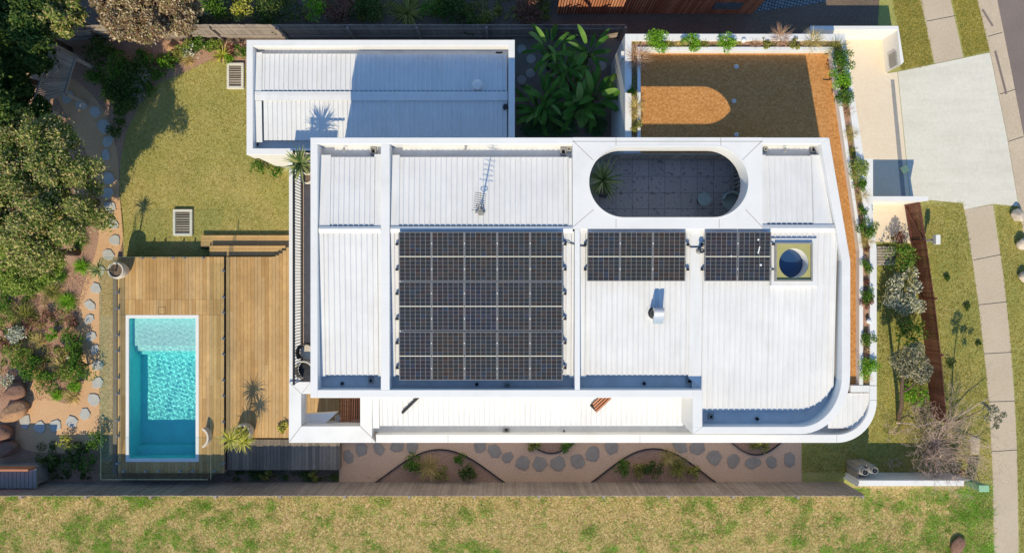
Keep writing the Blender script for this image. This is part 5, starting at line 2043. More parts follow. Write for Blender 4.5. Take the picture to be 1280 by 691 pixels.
for a in ((128, 66, .62, .8, 'dark shrub under the red leaved tree', 'darkgreen'), (165, 92, .7, .8, 'dark green shrub in the big tree shadow beside the lawn', 'darkgreen'),
          (160, 130, .55, .6, 'dark low shrub at the lawn edge by the shaded stones', 'darkgreen'), (120, 96, .4, .5, 'small dark shrub between the batten screen and the lawn', 'green'),
          (184, 112, .35, .4, 'small olive shrub at the lawn corner', 'green'), (180, 75, .45, .6, 'mid green shrub at the edge of the tree shadow', 'green'), (146, 160, .4, .5, 'dark shrub overhanging the lawn edge', 'darkgreen'),
          (145, 84, .6, .7, 'dark spreading shrub between the red leaved tree and the stones', 'green'), (176, 98, .45, .6, 'grey leaved shrub inside the big tree shadow', 'greyleaf'),
          (148, 112, .6, .6, 'dark shrub in the middle of the shaded bed', 'darkgreen'), (172, 122, .4, .5, 'grey green low shrub where the shade meets the lawn', 'greyleaf'), (133, 118, .34, .45, 'lime tinted shrub beside the shaded stones', 'limegreen')):
    shrub(a[0], a[1], 0, a[2] * 1.15, a[3], a[4], a[5], G5, .045, 1.3)
G6 = 'plants along the back fence'
shrub(204, 78, 0, .27, .4, 'bright green leafy clump at the end of the lawn bed', 'bright', G6, .045)
tuft(232, 74, 0, .38, .35, 'pale yellow tuft beside the bright green clump', 'straw', G6, 90)
shrub(240, 64, 0, .42, .4, 'low grey green bush with white blooms by the back fence', 'whitebloom', G6, .04)
yucca(275, 67, 0, .5, .3, 'pale yellow spiky rosette by the back fence', 'yellowgreen', G6, 60, .03)
shrub(288, 62, 0, .25, .35, 'small reddish shrub next to the spiky rosette', 'redshrub', G6, .04)
shrub(301, 64, 0, .36, .45, 'green leafy shrub against the studio corner', 'green', G6, .045)
shrub(222, 66, 0, .28, .35, 'olive shrub behind the pale yellow tuft', 'olivegrass', G6, .04)
shrub(262, 58, 0, .3, .35, 'dull green shrub between white blooms and spiky rosette', 'green', G6, .04)
for px, py, r, h, lab, m_ in ((214, 78, .34, .4, 'dull green shrub between the orange rock and the lawn', 'green'), (248, 56, .36, .45, 'green shrub behind the white blooms', 'green'), (268, 58, .34, .4, 'olive shrub just behind the spiky rosette', 'limegreen'), (232, 58, .36, .45, 'green shrub touching the back fence behind the straw tuft', 'limegreen'), (286, 74, .22, .3, 'small bright plant between the rosette and the pit grate', 'bright'), (198, 92, .34, .4, 'green shrub where the lawn bed meets the tree shadow', 'green')):
    shrub(px, py, 0, r * 1.15, h, lab, m_, G6, .042, 1.4)
G7 = 'plants of the mulched garden bed'
LG = [(95, 300, 't', .35, .5, 'tall green grass tuft beside the sand path under the big tree', 'green'),
      (100, 333, 't', .28, .4, 'bright green grass tuft left of the leaning pot', 'bright'),
      (62, 364, 't', .42, .5, 'pale green grass tuft at the foot of the lime tree', 'olivegrass'),
      (82, 377, 't', .36, .45, 'bright green tuft in open mulch by the sand path', 'bright'),
      (27, 393, 't', .5, .6, 'large olive grass tuft near the left edge', 'olivegrass'),
      (4, 376, 's', .4, .5, 'dark green shrub at the left edge below the lime tree', 'green'),
      (22, 418, 's', .40, .45, 'white flowering shrub near the left edge', 'whitebloom'),
      (46, 426, 't', .34, .35, 'pale straw grass tuft in the middle of the bed', 'straw'),
      (65, 418, 's', .27, .45, 'small green shrub right of the straw tuft', 'bright'),
      (92, 424, 's', .46, .6, 'rounded green shrub beside the sand path', 'green'),
      (101, 458, 's', .58, .75, 'largest green shrub at the bend of the sand path', 'green'),
      (92, 478, 's', .34, .5, 'lime green shrub just below the largest one', 'bright'),
      (72, 457, 't', .34, .4, 'yellowish tuft left of the largest green shrub', 'straw'),
      (59, 477, 's', .44, .5, 'dense green shrub above the sand circle', 'green'),
      (70, 494, 't', .24, .3, 'small bright tuft at the point of the bed', 'bright'),
      (88, 496, 't', .34, .35, 'pale straw tuft at the lower end of the bed', 'straw'),
      (34, 462, 's', .46, .55, 'green shrub behind the boulders', 'green'),
      (16, 446, 's', .44, .55, 'olive green shrub at the left edge above the boulders', 'limegreen'),
      (11, 478, 's', .32, .4, 'white flowering shrub touching the top boulder', 'whitebloom'),
      (5, 428, 's', .3, .4, 'reddish shrub cut by the left edge', 'redshrub'),
      (89, 400, 's', .3, .35, 'reddish brown wiry shrub above the rounded green shrub', 'redshrub'),
      (60, 395, 's', .3, .3, 'thin reddish twiggy shrub in open mulch', 'redshrub'),
      (45, 448, 's', .30, .4, 'green shrub below the pale straw tuft', 'green'),
      (24, 347, 's', .3, .3, 'reddish shrub under the lime tree edge', 'redshrub'),
      (30, 440, 's', .36, .4, 'lime coloured shrub between the olive and the straw plants', 'limegreen'),
      (78, 440, 's', .3, .4, 'olive shrub left of the small pale stone', 'olivegrass'),
      (80, 468, 's', .34, .45, 'green shrub wedged between the largest shrub and the sand circle', 'limegreen'),
      (48, 470, 't', .34, .4, 'straw tuft above the sand circle', 'straw'),
      (8, 398, 's', .4, .45, 'green shrub at the left edge beside the olive grass tuft', 'limegreen'),
      (38, 404, 's', .26, .3, 'reddish low shrub right of the white flowering shrub', 'redshrub'),
      (74, 345, 't', .26, .35, 'green grass tuft under the right edge of the lime tree', 'green'),
      (96, 441, 's', .3, .4, 'green shrub between the rounded one and the largest one', 'green')]
for px, py, k, r, h, lab, m_ in LG:
    if k == 't':
        tuft(px, py, 0, r * 1.15, h, lab, m_, G7, 220, .012)
    else:
        shrub(px, py, 0, r * 1.22, h * 1.15, lab, m_, G7, .038, .7 if m_ == 'redshrub' else 1.5)
G8 = 'shrubs in the shaded bed by the shed'
for px, py, r, h, lab, m_ in ((82, 552, .42, .5, 'yellow green flowering shrub catching light below the sand', 'yellowgreen'), (118, 550, .5, .7, 'leafy green shrub against the glass fence', 'green'), (60, 575, .5, .6, 'dark shrub right of the shed', 'darkgreen'),
                              (88, 580, .5, .6, 'dark green shrub in the shade, second right of the shed', 'darkgreen'), (112, 580, .45, .6, 'dark shrub in the corner of glass fence and long fence', 'green'), (100, 562, .35, .5, 'small dark shrub behind the leafy green one', 'darkgreen')):
    shrub(px, py, 0, r, h, lab, m_, G8, .045)
# shrubs below the studio and at the lower deck
shrub(324, 209, 0, .42, .55, 'green shrub under the studio wall, left of two', 'green', 'shrubs under the studio wall', .045)
shrub(346, 211, 0, .42, .55, 'green shrub under the studio wall, next to the balcony', 'green', 'shrubs under the studio wall', .045)
G9 = 'low plants at the foot of the long fence'
shrub(355, 535, .35, .28, .6, 'yellow green shrub poking out beside the white house corner', 'yellowgreen', None, .045)
for px, py, r, lab in ((332, 592, .28, 'small weedy plant below the lower deck, left of two'), (392, 593, .3, 'small weedy plant below the lower deck, near the granite path')):
    shrub(px, py, 0, r, .3, lab, 'olivegrass', G9, .04)

# pots with plants
c = W(149, 338, .95)
pz0 = ZD
pot('plant_pot', 'pale round pot leaning at the corner of the pool deck', 'pot', (c.x, c.y, pz0), .34, .62, 'pot_white')
yucca(0, 0, pz0 + .55, .42, 1, 'thin trunked spiky plant in the pale pot at the deck corner', 'yucca', None, 46, .03, 'cordyline', 'cordyline', trunk=1.15, loc=(c.x, c.y, 0))
c = W(303, 541, 1.0)
pot('plant_pot', 'pale rimmed pot between the pool deck and the lower deck', 'pot', (c.x, c.y, .35), .36, .7, 'pot_white')
dr_ = thing('dracaena', 'yellow green leaning dracaena in the pale rimmed pot', 'dracaena', (c.x, c.y, .98))
mb = MB()
heads = [(Vector((c.x - .05, c.y - .02, 1.0)), Vector((c.x - .02, c.y + .0, 2.0)), .55), (Vector((c.x, c.y, 1.0)), Vector((c.x + .28, c.y - .16, 1.65)), .48)]
for a, b_, r in heads:
    mb.tube([a, a.lerp(b_, .5) + Vector((.02, 0, 0)), b_], [.035, .028, .022], 8)
mb.build('trunk', M['bark_grey'], dr_, smooth=True)
V = np.concatenate([blade_quads(b_, 95, r * 1.15, .018, (-.3, 1.4), 1.2, 4, .03) for a, b_, r in heads] + [blade_quads((c.x - .06, c.y - .05, 1.02), 110, .52, .016, (.0, 1.2), 1.0, 4, .1)])
blades_obj('leaves', V, 'yellowgreen', dr_)
# white rimmed ring of a bucket on the pool deck
cb = W(250, 547, ZD + .3)
mb = MB(); aa = [math.radians(-70 + 140 * i / 16) for i in range(17)]
mb.strip([(cb.x + .36 * math.cos(t), cb.y + .42 * math.sin(t)) for t in aa], [(cb.x + .29 * math.cos(t), cb.y + .34 * math.sin(t)) for t in aa], ZD + .001, ZD + .35)
tag(mb.build('curved_ornament', M['pot_white']), 'pale curved crescent standing on the pool deck near the potted dracaena', 'ornament')
c = W(384, 222, 3.6)
pot('plant_pot', 'pale pot on the balcony close to the house roof', 'pot', (c.x, c.y, 3.3), .24, .42, 'pot_white')
c = W(373, 203, 4.6)
pot('plant_pot', 'pot at the studio end of the balcony under a spiky plant', 'pot', (c.x + .05, c.y - .05, 3.3), .26, .5, 'pot_white')
yucca(0, 0, 3.75, .62, 1, 'spiky green yucca at the studio end of the balcony', 'yucca', None, 110, .03, 'yucca', 'yucca', trunk=.75, loc=(c.x + .05, c.y - .05, 0))
c = W(752, 226, 4.1)
pot('plant_pot', 'dark pot on the shaded terrace under the oval opening', 'pot', (c.x + .12, c.y - .3, 3.3), .24, .45, 'pot_dark')
yucca(0, 0, 3.7, .8, 1, 'spiky yucca leaning out of the dark terrace pot', 'yucca', None, 90, .03, 'yucca', 'yucca', trunk=.5, loc=(c.x + .02, c.y + .0, 0), lean=(.1, -.28))

# ================================================================== planter plants on the garage roof
G10 = 'plants of the roof planter'
zp = 3.38
PLN = [(819, 53, 's', .40, .5, 'lime green leafy bush at the left end of the top planter', 'bright'),
       (865, 55, 's', .29, .42, 'lime green bush of the top planter, second from its left end', 'bright'),
       (907, 54, 's', .28, .4, 'green bush of the top planter just left of the white light', 'bright'),
       (836, 56, 't', .16, .25, 'low olive tuft right of the first lime bush', 'olivegrass'),
       (848, 56, 't', .14, .2, 'small straw tuft between the two lime bushes', 'straw'),
       (880, 55, 't', .16, .22, 'small green tuft right of the second lime bush', 'olivegrass'),
       (944, 55, 't', .16, .2, 'low pinkish tuft right of the white light', 'pinkgrass'),
       (957, 55, 's', .16, .22, 'low green mound in the middle of the top planter', 'olivegrass'),
       (977, 46, 't', .34, .5, 'pinkish feathery grass rising from the top planter', 'pinkgrass'),
       (994, 55, 's', .17, .25, 'low green mound between the two feathery grasses', 'olivegrass'),
       (1018, 50, 't', .36, .45, 'straw coloured feathery grass near the planter corner', 'straw'),
       (798, 72, 't', .42, .55, 'reddish feathery grass at the top of the short left planter', 'pinkgrass'),
       (791, 114, 's', .16, .25, 'small green mound on the short left planter', 'green'),
       (794, 133, 't', .28, .35, 'straw grass in the middle of the short left planter', 'straw'),
       (796, 160, 's', .20, .3, 'olive green mound at the lower end of the short left planter', 'olivegrass'),
       (795, 148, 't', .2, .25, 'yellowish tuft above the olive mound', 'straw'),
       (1046, 60, 't', .34, .4, 'olive feathery grass at the corner of the long right planter', 'olivegrass'),
       (1054, 75, 's', .34, .45, 'large green bush at the top of the long right planter', 'green'),
       (1050, 97, 's', .32, .4, 'lime green bush of the right planter, second from the top', 'bright'),
       (1056, 108, 's', .16, .25, 'small dark plant under the lime green bush', 'darkgreen'),
       (1055, 125, 's', .28, .35, 'green bush leaning over the gravel, third down the right planter', 'green'),
       (1062, 140, 't', .16, .2, 'sparse dry tuft in bare planter soil', 'pinkgrass'),
       (1064, 166, 't', .24, .25, 'low spreading dry plant with a white stone', 'straw'),
       (1067, 190, 't', .17, .2, 'small olive tuft above the olive bush', 'olivegrass'),
       (1073, 212, 's', .34, .4, 'olive green bush overhanging the planter wall by the blue wall shadow', 'limegreen'),
       (1074, 232, 's', .22, .3, 'mixed green plant just above the blade wall', 'green'),
       (1079, 246, 't', .24, .3, 'straw tuft level with the blade wall', 'straw'),
       (1080, 262, 's', .17, .25, 'dark green mound just below the blade wall', 'green'),
       (1083, 284, 's', .30, .35, 'round dark green bush spanning both planter walls', 'green'),
       (1084, 299, 't', .26, .3, 'straw tuft below the round dark green bush', 'straw'),
       (1084, 311, 's', .10, .15, 'tiny brown plant below the straw tuft', 'redshrub'),
       (1083, 333, 's', .20, .3, 'green tuft like mound beside the grey timber landing', 'green'),
       (1084, 352, 's', .10, .15, 'tiny reddish plant on bare soil', 'redshrub'),
       (1085, 368, 's', .24, .3, 'green bush above the pinkish planter bush', 'green'),
       (1083, 377, 's', .20, .25, 'pinkish bush of the right planter', 'redshrub'),
       (1086, 424, 's', .24, .3, 'green bush between the white light and the planter end', 'green'),
       (1084, 441, 't', .14, .15, 'dry brown tuft near the lower planter end', 'pinkgrass'),
       (1086, 461, 's', .32, .4, 'bright green bush at the lower end of the right planter', 'bright'),
       (1084, 473, 't', .16, .2, 'pale tuft at the very end of the right planter', 'straw')]
for px, py, k, r, h, lab, m_ in PLN:
    if k == 't':
        tuft(px, py, zp, r * 1.4, h, lab, m_, G10, 190, .008)
    else:
        shrub(px, py, zp, r * 1.38, h, lab, m_, G10, .028, 1.8)
# black irrigation loop on the gravel
mb = MB(); cc = W(1035, 84, ZF + .05)
mb.tube([(cc.x + .42 * math.cos(t) - .05, cc.y + .48 * math.sin(t), ZF + .06) for t in [math.radians(-110 + 10 * i) for i in range(22)]], .012, 6)
tag(mb.build('irrigation_hose', M['black']), 'black irrigation hose looped on the orange roof gravel', 'hose')

# ================================================================== tropical garden
def paddle_leaf(mb, base, az, petiole, ln, wd, el, droop, m=0):
    d = Vector((math.cos(az) * math.cos(el), math.sin(az) * math.cos(el), math.sin(el)))
    p = Vector(base)
    q = p + d * petiole
    mb.tube([p, p.lerp(q, .5) + Vector((0, 0, .03)), q], [.022, .016, .011], 5, 1)
    seg = 8
    side = Vector((-math.sin(az), math.cos(az), 0))
    pts = []
    cur = q; e = el
    tw = random.uniform(-.35, .35)
    for k in range(seg + 1):
        t = k / seg
        w_ = wd * (math.sin(PI * (t * .92 + .06)) ** .65) * (1 if t < .97 else .3)
        dd = Vector((math.cos(az) * math.cos(e), math.sin(az) * math.cos(e), math.sin(e)))
        up = Vector((-math.cos(az) * math.sin(e), -math.sin(az) * math.sin(e), math.cos(e)))
        s_ = side * math.cos(tw) + up * math.sin(tw)
        pts.append((cur - s_ * w_ + up * w_ * .28, cur.copy(), cur + s_ * w_ + up * w_ * .28))
        cur = cur + dd * (ln / seg)
        e -= droop / seg
    vs = [v_ for row in pts for v_ in row]
    fs = []
    for k in range(seg):
        a = k * 3
        fs += [(a, a + 1, a + 4, a + 3), (a + 1, a + 2, a + 5, a + 4)]
    mb.add(vs, fs, 0)


def banana(px, py, h, n, label, ln=1.2, wd=.17, mat='banana', group='large leaved tropical plants', seed=0):
    random.seed(300 + seed)
    c = W(px, py, h)
    o = thing('banana_plant', label, 'tropical plant', (c.x, c.y, 0), group)
    mb = MB(); mb.tube([(c.x, c.y, 0), (c.x + .02, c.y, h * .5), (c.x, c.y + .02, h * .82)], [.09, .075, .05], 9); mb.build('stem', M['stem'], o)
    mb = MB()
    ph = random.uniform(0, 6)
    for i in range(int(n * 1.6)):
        az = ph + i * 2.4 + random.uniform(-.7, .7)
        paddle_leaf(mb, (c.x, c.y, h * random.uniform(.62, .82)), az, random.uniform(.2, .6), ln * random.uniform(.55, 1.15), wd * random.uniform(.7, 1.2), random.uniform(.15, 1.3), random.uniform(.6, 2.0))
    mb.build('leaves', [M['banana'], M['stem']], o, smooth=True, recalc=False)
    return o


banana(690, 60, 2.5, 16, 'tall tropical plant with lit leaf tips near the back fence', .85, .085, seed=1)
banana(706, 82, 2.2, 15, 'leafy tropical plant in the middle of the shaded garden', .8, .085, seed=2)
banana(737, 62, 2.7, 14, 'tall tropical plant with bright yellow leaf beside the garage wall', .75, .08, seed=3)
banana(743, 120, 2.1, 17, 'large ribbed leaved plant beside the white garage wall', .95, .12, seed=4)
banana(724, 132, 1.9, 13, 'broad leaved plant in front of the house wall', .9, .115, seed=5)
banana(682, 122, 1.9, 16, 'long leaved tropical plant beside the studio wall', .95, .085, seed=6)
banana(672, 138, 1.6, 12, 'arching leaved plant low beside the studio wall', .85, .08, seed=7)
banana(716, 104, 1.8, 13, 'narrow leaved plant between the taller tropical plants', .8, .075, seed=8)


def fern(px, py, r, h, label, n=13, group='ferns of the tropical garden'):
    c = W(px, py, h)
    o = thing('fern', label, 'fern', (c.x, c.y, 0), group)
    Vs = []
    for i in range(n):
        az = 2 * PI * i / n + random.uniform(-.15, .15)
        L_ = r * random.uniform(.85, 1.1); p = Vector((c.x, c.y, .1)); e = 1.0
        for k in range(24):
            t = k / 24
            d = Vector((math.cos(az) * math.cos(e), math.sin(az) * math.cos(e), math.sin(e)))
            q = p + d * (L_ * 1.25 / 24)
            sd_ = Vector((-math.sin(az), math.cos(az), 0))
            wl_ = r * .30 * math.sin(PI * min(1, .1 + t * .9)) ** .8
            for s_ in (-1, 1):
                tip = p + sd_ * s_ * wl_ + d * wl_ * .35 - Vector((0, 0, wl_ * .2))
                Vs.append([p, q, tip + d * .012, tip])
            p = q; e -= 1.3 / 24
    quads_obj('fronds', np.array([[tuple(a) for a in v_] for v_ in Vs]), M['bluefern'], o)
    return o


fern(668, 152, .6, .9, 'round dark fern by the studio and house corner')
fern(700, 152, .75, .9, 'wide fern against the house wall')
fern(746, 155, .5, .7, 'small fern at the foot of the garage wall')

# ================================================================== neighbour's bed beyond the back fence
G11 = "bushes of the neighbour's bed"
for px, py, z, r, h, lab, m_ in ((246, 14, 0, .5, .9, 'grey green bush right of the red leaved tree', 'greyleaf'), (272, 7, 0, .55, 1.2, 'green bush second right of the red leaved tree', 'green'), (302, 6, 0, .55, 1.4, 'yellow green bush beyond the fence above the studio corner', 'yellowgreen'),
                              (345, 14, 0, .75, 1.1, 'large dark bush beyond the fence behind the studio', 'darkgreen'), (392, 10, 0, .4, 1.3, 'bright green bush beyond the fence catching the sun', 'bright'), (424, 18, 0, .65, .9, 'dull brown green bush right of the bright one', 'redshrub'),
                              (455, 12, 0, .6, .9, 'dark green bush left of the spiky clump', 'darkgreen'), (545, 12, 0, .5, .8, 'mid green bush right of the spiky clump', 'green'), (578, 16, 0, .75, .9, 'wide dark bush behind the right half of the studio', 'darkgreen'),
                              (612, 24, 0, .4, .6, 'low brownish bush near the studio corner', 'olivegrass'), (660, 12, 0, .6, .7, 'sparse dark bush left of the neighbouring cedar house', 'redshrub')):
    shrub(px, py, z, r * 1.35, h, lab, m_, G11, .05, 1.4)
yucca(508, 12, 0, .85, .5, 'large spiky rosette clump beyond the fence', 'olivegrass', None, 170, .022, 'flax_clump', 'flax', el=(.3, 1.4), droop=1.0)

# ================================================================== beds of the side path
G12 = 'plants of the fence beds'
for px, py, k, r, h, lab, m_ in ((514, 578, 's', .35, .4, 'dark green shrub at the left of the first fence bed', 'green'), (536, 584, 't', .5, .4, 'wide pale grass in the middle of the first fence bed', 'straw'), (552, 591, 's', .28, .3, 'low olive shrub against the fence in the first bed', 'olivegrass'),
                                 (576, 573, 's', .25, .4, 'small green shrub at the top of the first bed', 'green'), (586, 588, 's', .36, .4, 'dark shrub at the right of the first bed', 'darkgreen'),
                                 (777, 584, 's', .3, .35, 'green shrub at the left of the second fence bed', 'green'), (800, 588, 's', .28, .3, 'olive shrub second from the left in the second bed', 'olivegrass'), (817, 584, 's', .34, .4, 'dark green shrub in the middle of the second bed', 'darkgreen'),
                                 (836, 572, 't', .34, .4, 'pale upright grass at the top of the second bed', 'straw'), (848, 584, 't', .42, .4, 'spreading pale grass at the right of the second bed', 'olivegrass'), (866, 590, 's', .28, .3, 'low green shrub at the right end of the second bed', 'olivegrass'),
                                 (668, 557, 's', .25, .3, 'low olive plant under the eave, left of two', 'olivegrass'), (708, 556, 's', .28, .3, 'low green plant under the eave, right of two', 'green'), (948, 557, 's', .35, .3, 'low plant in the small bed under the right end of the eave', 'olivegrass')):
    if k == 't':
        tuft(px, py, 0, r * 1.25, h, lab, m_, G12, 200, .010)
    else:
        shrub(px, py, 0, r * 1.3, h * 1.1, lab, m_, G12, .038, 1.5)

# ================================================================== front garden on the right
G13 = 'shrubs along the timber fence'
shrub(1127, 322, 0, .70, 1.1, 'rounded green shrub at the gate end of the timber fence', 'green', G13, .05)
shrub(1122, 297, 0, .30, .9, 'thin brownish twiggy shrub above the rounded green one', 'redshrub', G13, .045, .35)
shrub(1131, 370, 0, .82, 1.1, 'large silver leaved shrub beside the timber fence', 'silver', G13, .055, 1.6, sq=(1.1, 1.65))
shrub(1139, 416, 0, .74, 1.1, 'dark green shrub below the silver one', 'green', G13, .05)
shrub(1141, 490, 0, .6, 1.0, 'bright green shrub near the low end of the timber fence', 'bright', G13, .05)
tr_ = thing('small_tree', 'small grey leaved tree with a forked leaning trunk on the front lawn', 'tree', W(1123, 522, 0))
mb = MB()
a = W(1123, 524, 0); b_ = W(1127, 486, 1.0); c1 = W(1130, 452, 1.9); c2 = W(1146, 476, 1.7)
mb.tube([a, a.lerp(b_, .5) + Vector((.03, 0, .05)), b_, c1], [.09, .075, .065, .04], 9)
mb.tube([b_ + Vector((0, -.2, -.15)), W(1136, 486, 1.2), c2], [.05, .04, .02], 7)
clumps = []
for (px, py, z, r) in ((1122, 450, 2.0, .36), (1136, 444, 2.2, .42), (1148, 452, 2.0, .4), (1152, 470, 1.9, .34), (1134, 462, 1.9, .34), (1146, 436, 2.1, .3), (1158, 462, 1.8, .26), (1126, 462, 1.7, .26)):
    clumps.append((tuple(W(px, py, z)), r)); mb.tube([c1 if px < 1144 else c2, W(px, py, z)], [.025, .008], 5)
mb.build('trunk', M['bark'], tr_, smooth=True)
quads_obj('crown', leaf_quads(clump_points(clumps, 3000, .25), .05, .4, .3), M['greyleaf'], tr_)


# bare shrub
def bare_bush(px, py, z, label, n, spread, name='bare_shrub', seed=5, h=1.0, thick=.03, lean=(0, 0), mat='twig', cat='shrub'):
    rn = random.Random(seed)
    c = W(px, py, z)
    o = thing(name, label, cat, (c.x, c.y, 0))
    mb = MB()

    def grow(p, d, ln, r, lev):
        k = 3
        pts = [p]; rs = [r]
        for i in range(k):
            d = (d + Vector((rn.uniform(-.25, .25), rn.uniform(-.25, .25), rn.uniform(-.15, .2)))).normalized()
            p = p + d * ln / k
            if p.z < .05: p.z = .05
            pts.append(p); rs.append(r * (1 - .25 * (i + 1)))
        mb.tube(pts, rs, 4 if lev > 1 else 6, cap=False)
        if lev < 4:
            for i in range(rn.choice((2, 3, 3))):
                q = pts[rn.randrange(1, k + 1)]
                dd = (d + Vector((rn.uniform(-.9, .9), rn.uniform(-.9, .9), rn.uniform(-.35, .6)))).normalized()
                grow(q, dd, ln * rn.uniform(.5, .8), max(.0035, r * .55), lev + 1)
    for i in range(n):
        a_ = rn.uniform(0, 6.28)
        grow(Vector((c.x + rn.uniform(-.15, .15), c.y + rn.uniform(-.15, .15), 0)), Vector((math.cos(a_) * spread + lean[0], math.sin(a_) * spread + lean[1], rn.uniform(.5, 1.1))).normalized(), h * rn.uniform(.5, .8), thick * rn.uniform(.5, 1), 0)
    mb.build('branches', M[mat], o)
    return o


bare_bush(1182, 560, .7, 'large leafless pinkish shrub at the front corner', 52, 1.35, seed=5, h=1.7, thick=.026)
bare_bush(1153, 515, .4, 'leafless twiggy shrub at the lower end of the timber fence', 12, .8, seed=6, h=.75, thick=.02)
bare_bush(1118, 540, .2, 'small bare twiggy shrub at the foot of the leaning tree', 8, 1.0, seed=8, h=.6, thick=.015)
bare_bush(1117, 579, .2, 'small dry plant in front of the low white wall', 6, 1.1, seed=9, h=.35, thick=.012)
tw = MB()
for a_, b_ in ((((1148, 533, .1)), ((1186, 526, .7))), ((1190, 525, .3), (1242, 494, .6)), ((1120, 528, .1), (1150, 536, .3)), ((1165, 540, .2), (1238, 560, .2))):
    pa, pb = W(*a_), W(*b_)
    tw.tube([pa, pa.lerp(pb, .5) + Vector((.05, .1, .06)), pb], [.03, .024, .01], 6)
tag(tw.build('fallen_branch', M['twig']), 'pale fallen branches lying round the leafless shrub', 'branches', kind='stuff')
shrub(1197, 590, 0, .30, .4, 'dark bushy weed beside the green service pillar', 'redshrub', None, .04, .8)
# bare street tree whose thin crown casts the shadow on the lawn and footpath
st_ = thing('young_tree', 'thin leaning young tree with sparse leaf clusters over the footpath', 'tree', W(1188, 528, 0))
mb = MB()
b0 = W(1188, 528, 0); tp = W(1236, 508, 2.6)
mb.tube([b0, b0.lerp(tp, .5) + Vector((-.1, 0, .2)), tp], [.04, .03, .016], 7)
cl2 = []
for px, py, z, r in ((1241, 512, 2.9, .20), (1234, 522, 2.7, .15), (1248, 524, 2.8, .15), (1254, 518, 2.6, .12), (1245, 532, 2.6, .12), (1230, 506, 2.6, .14)):
    p = W(px, py, z); mb.tube([tp, p], [.015, .005], 5); cl2.append((tuple(p), r))
mb.build('trunk', M['bark_grey'], st_, smooth=True)
quads_obj('crown', leaf_quads(clump_points(cl2, 420, .3), .05, .4, .4), M['greyleaf'], st_)
# low green weeds on the lawn
for i, (px, py, r, lab) in enumerate(((1183, 347, .17, 'dark green weed clump in the front lawn, level with the silver shrub'), (1209, 384, .2, 'dark green weed clump at the footpath edge'), (1188, 454, .26, 'large dark green weed clump beside the lower timber fence'), (1223, 430, .12, 'small green weed at the footpath edge, lower of two'))):
    shrub(px, py, 0, r, .14, lab, 'darkgreen', 'weed clumps of the front lawn', .03, .8, 'weed_clump', 'weed')


# ================================================================== ground cover
def in_poly(P_, poly):
    x, y = P_[:, 0], P_[:, 1]
    inside = np.zeros(len(P_), bool)
    n = len(poly)
    for i in range(n):
        x1, y1 = poly[i]; x2, y2 = poly[(i + 1) % n]
        c_ = ((y1 > y) != (y2 > y)) & (x < (x2 - x1) * (y - y1) / (y2 - y1 + 1e-12) + x1)
        inside ^= c_
    return inside


def ground_blades(name, label, cat, poly, n, h, wd, mat, z=.01, clusters=None, holes=()):
    poly = np.array(poly)
    lo_, hi_ = poly.min(0), poly.max(0)
    P_ = np.empty((0, 2))
    if clusters is None:
        while len(P_) < n:
            q = RNG.uniform(lo_, hi_, (n, 2)); P_ = np.concatenate([P_, q[in_poly(q, poly)]])
    else:
        w = np.array([c[2] ** 2 for c in clusters]); w = w / w.sum()
        idx = RNG.choice(len(clusters), n * 2, p=w)
        cc_ = np.array([c[:2] for c in clusters])[idx]; rr = np.array([c[2] for c in clusters])[idx]
        a = RNG.uniform(0, 2 * PI, n * 2); q = np.sqrt(np.abs(RNG.normal(0, .5, n * 2))) * rr
        P_ = cc_ + np.stack([np.cos(a) * q, np.sin(a) * q], 1)
        P_ = P_[in_poly(P_, poly)]
    for hpoly in holes:
        P_ = P_[~in_poly(P_, hpoly)]
    P_ = P_[:n]; n = len(P_)
    a = RNG.uniform(0, 2 * PI, n)
    side = np.stack([np.cos(a), np.sin(a), np.zeros(n)], 1)
    b = np.concatenate([P_, np.full((n, 1), z)], 1)
    hh = h * RNG.uniform(.4, 1.2, n)
    ln = np.stack([RNG.normal(0, 1.7, n), RNG.normal(0, 1.7, n), np.ones(n)], 1)
    tip = b + ln * hh[:, None]
    w_ = wd * RNG.uniform(.6, 1.3, n)[:, None]
    V = np.stack([b - side * w_, b + side * w_, tip + side * w_ * .3, tip - side * w_ * .3], 1)
    o = quads_obj(name, V, M[mat])
    return tag(o, label, cat, kind='stuff')


ground_blades('grass', 'short dry grass of the back lawn', 'grass', PX(LAWN_BACK), 70000, .03, .006, 'turf', .008)
FLW = PX([(1097, 258), (1131, 258), (1204, 252), (1206, 262), (1224, 390), (1236, 500), (1240, 600), (1206, 606), (1206, 590), (1002, 590), (1002, 555), (1060, 553), (1097, 500)])
ground_blades('grass', 'short grass of the front lawn round the timber fence', 'grass', FLW, 70000, .035, .007, 'turf', .006, holes=(PX([(1094, 250), (1137, 250), (1140, 304), (1094, 304)]),))
ground_blades('grass', 'green grass between the footpath and the kerb', 'grass', PX([(1244, 258), (1274, 258), (1300, 420), (1300, 700), (1275, 700), (1270, 520), (1262, 420)]), 20000, .035, .007, 'turf', .006)
ground_blades('grass', 'green verge grass above the driveway', 'grass', PX([(1112, -20), (1147, -20), (1166, 80), (1126, 88), (1122, 33)]), 14000, .035, .007, 'turf', .006)
ground_blades('grass', 'green verge grass between the upper footpath and the road', 'grass', PX([(1186, -20), (1217, -20), (1236, 64), (1206, 71)]), 11000, .035, .007, 'turf', .006)
FLD = PX([(-60, 610), (1206, 610), (1240, 606), (1242, 720), (-60, 720)])
ground_blades('dry_grass', 'straw coloured dead grass of the paddock', 'grass', FLD, 80000, .06, .009, 'drygrass', .006)
cl_ = []
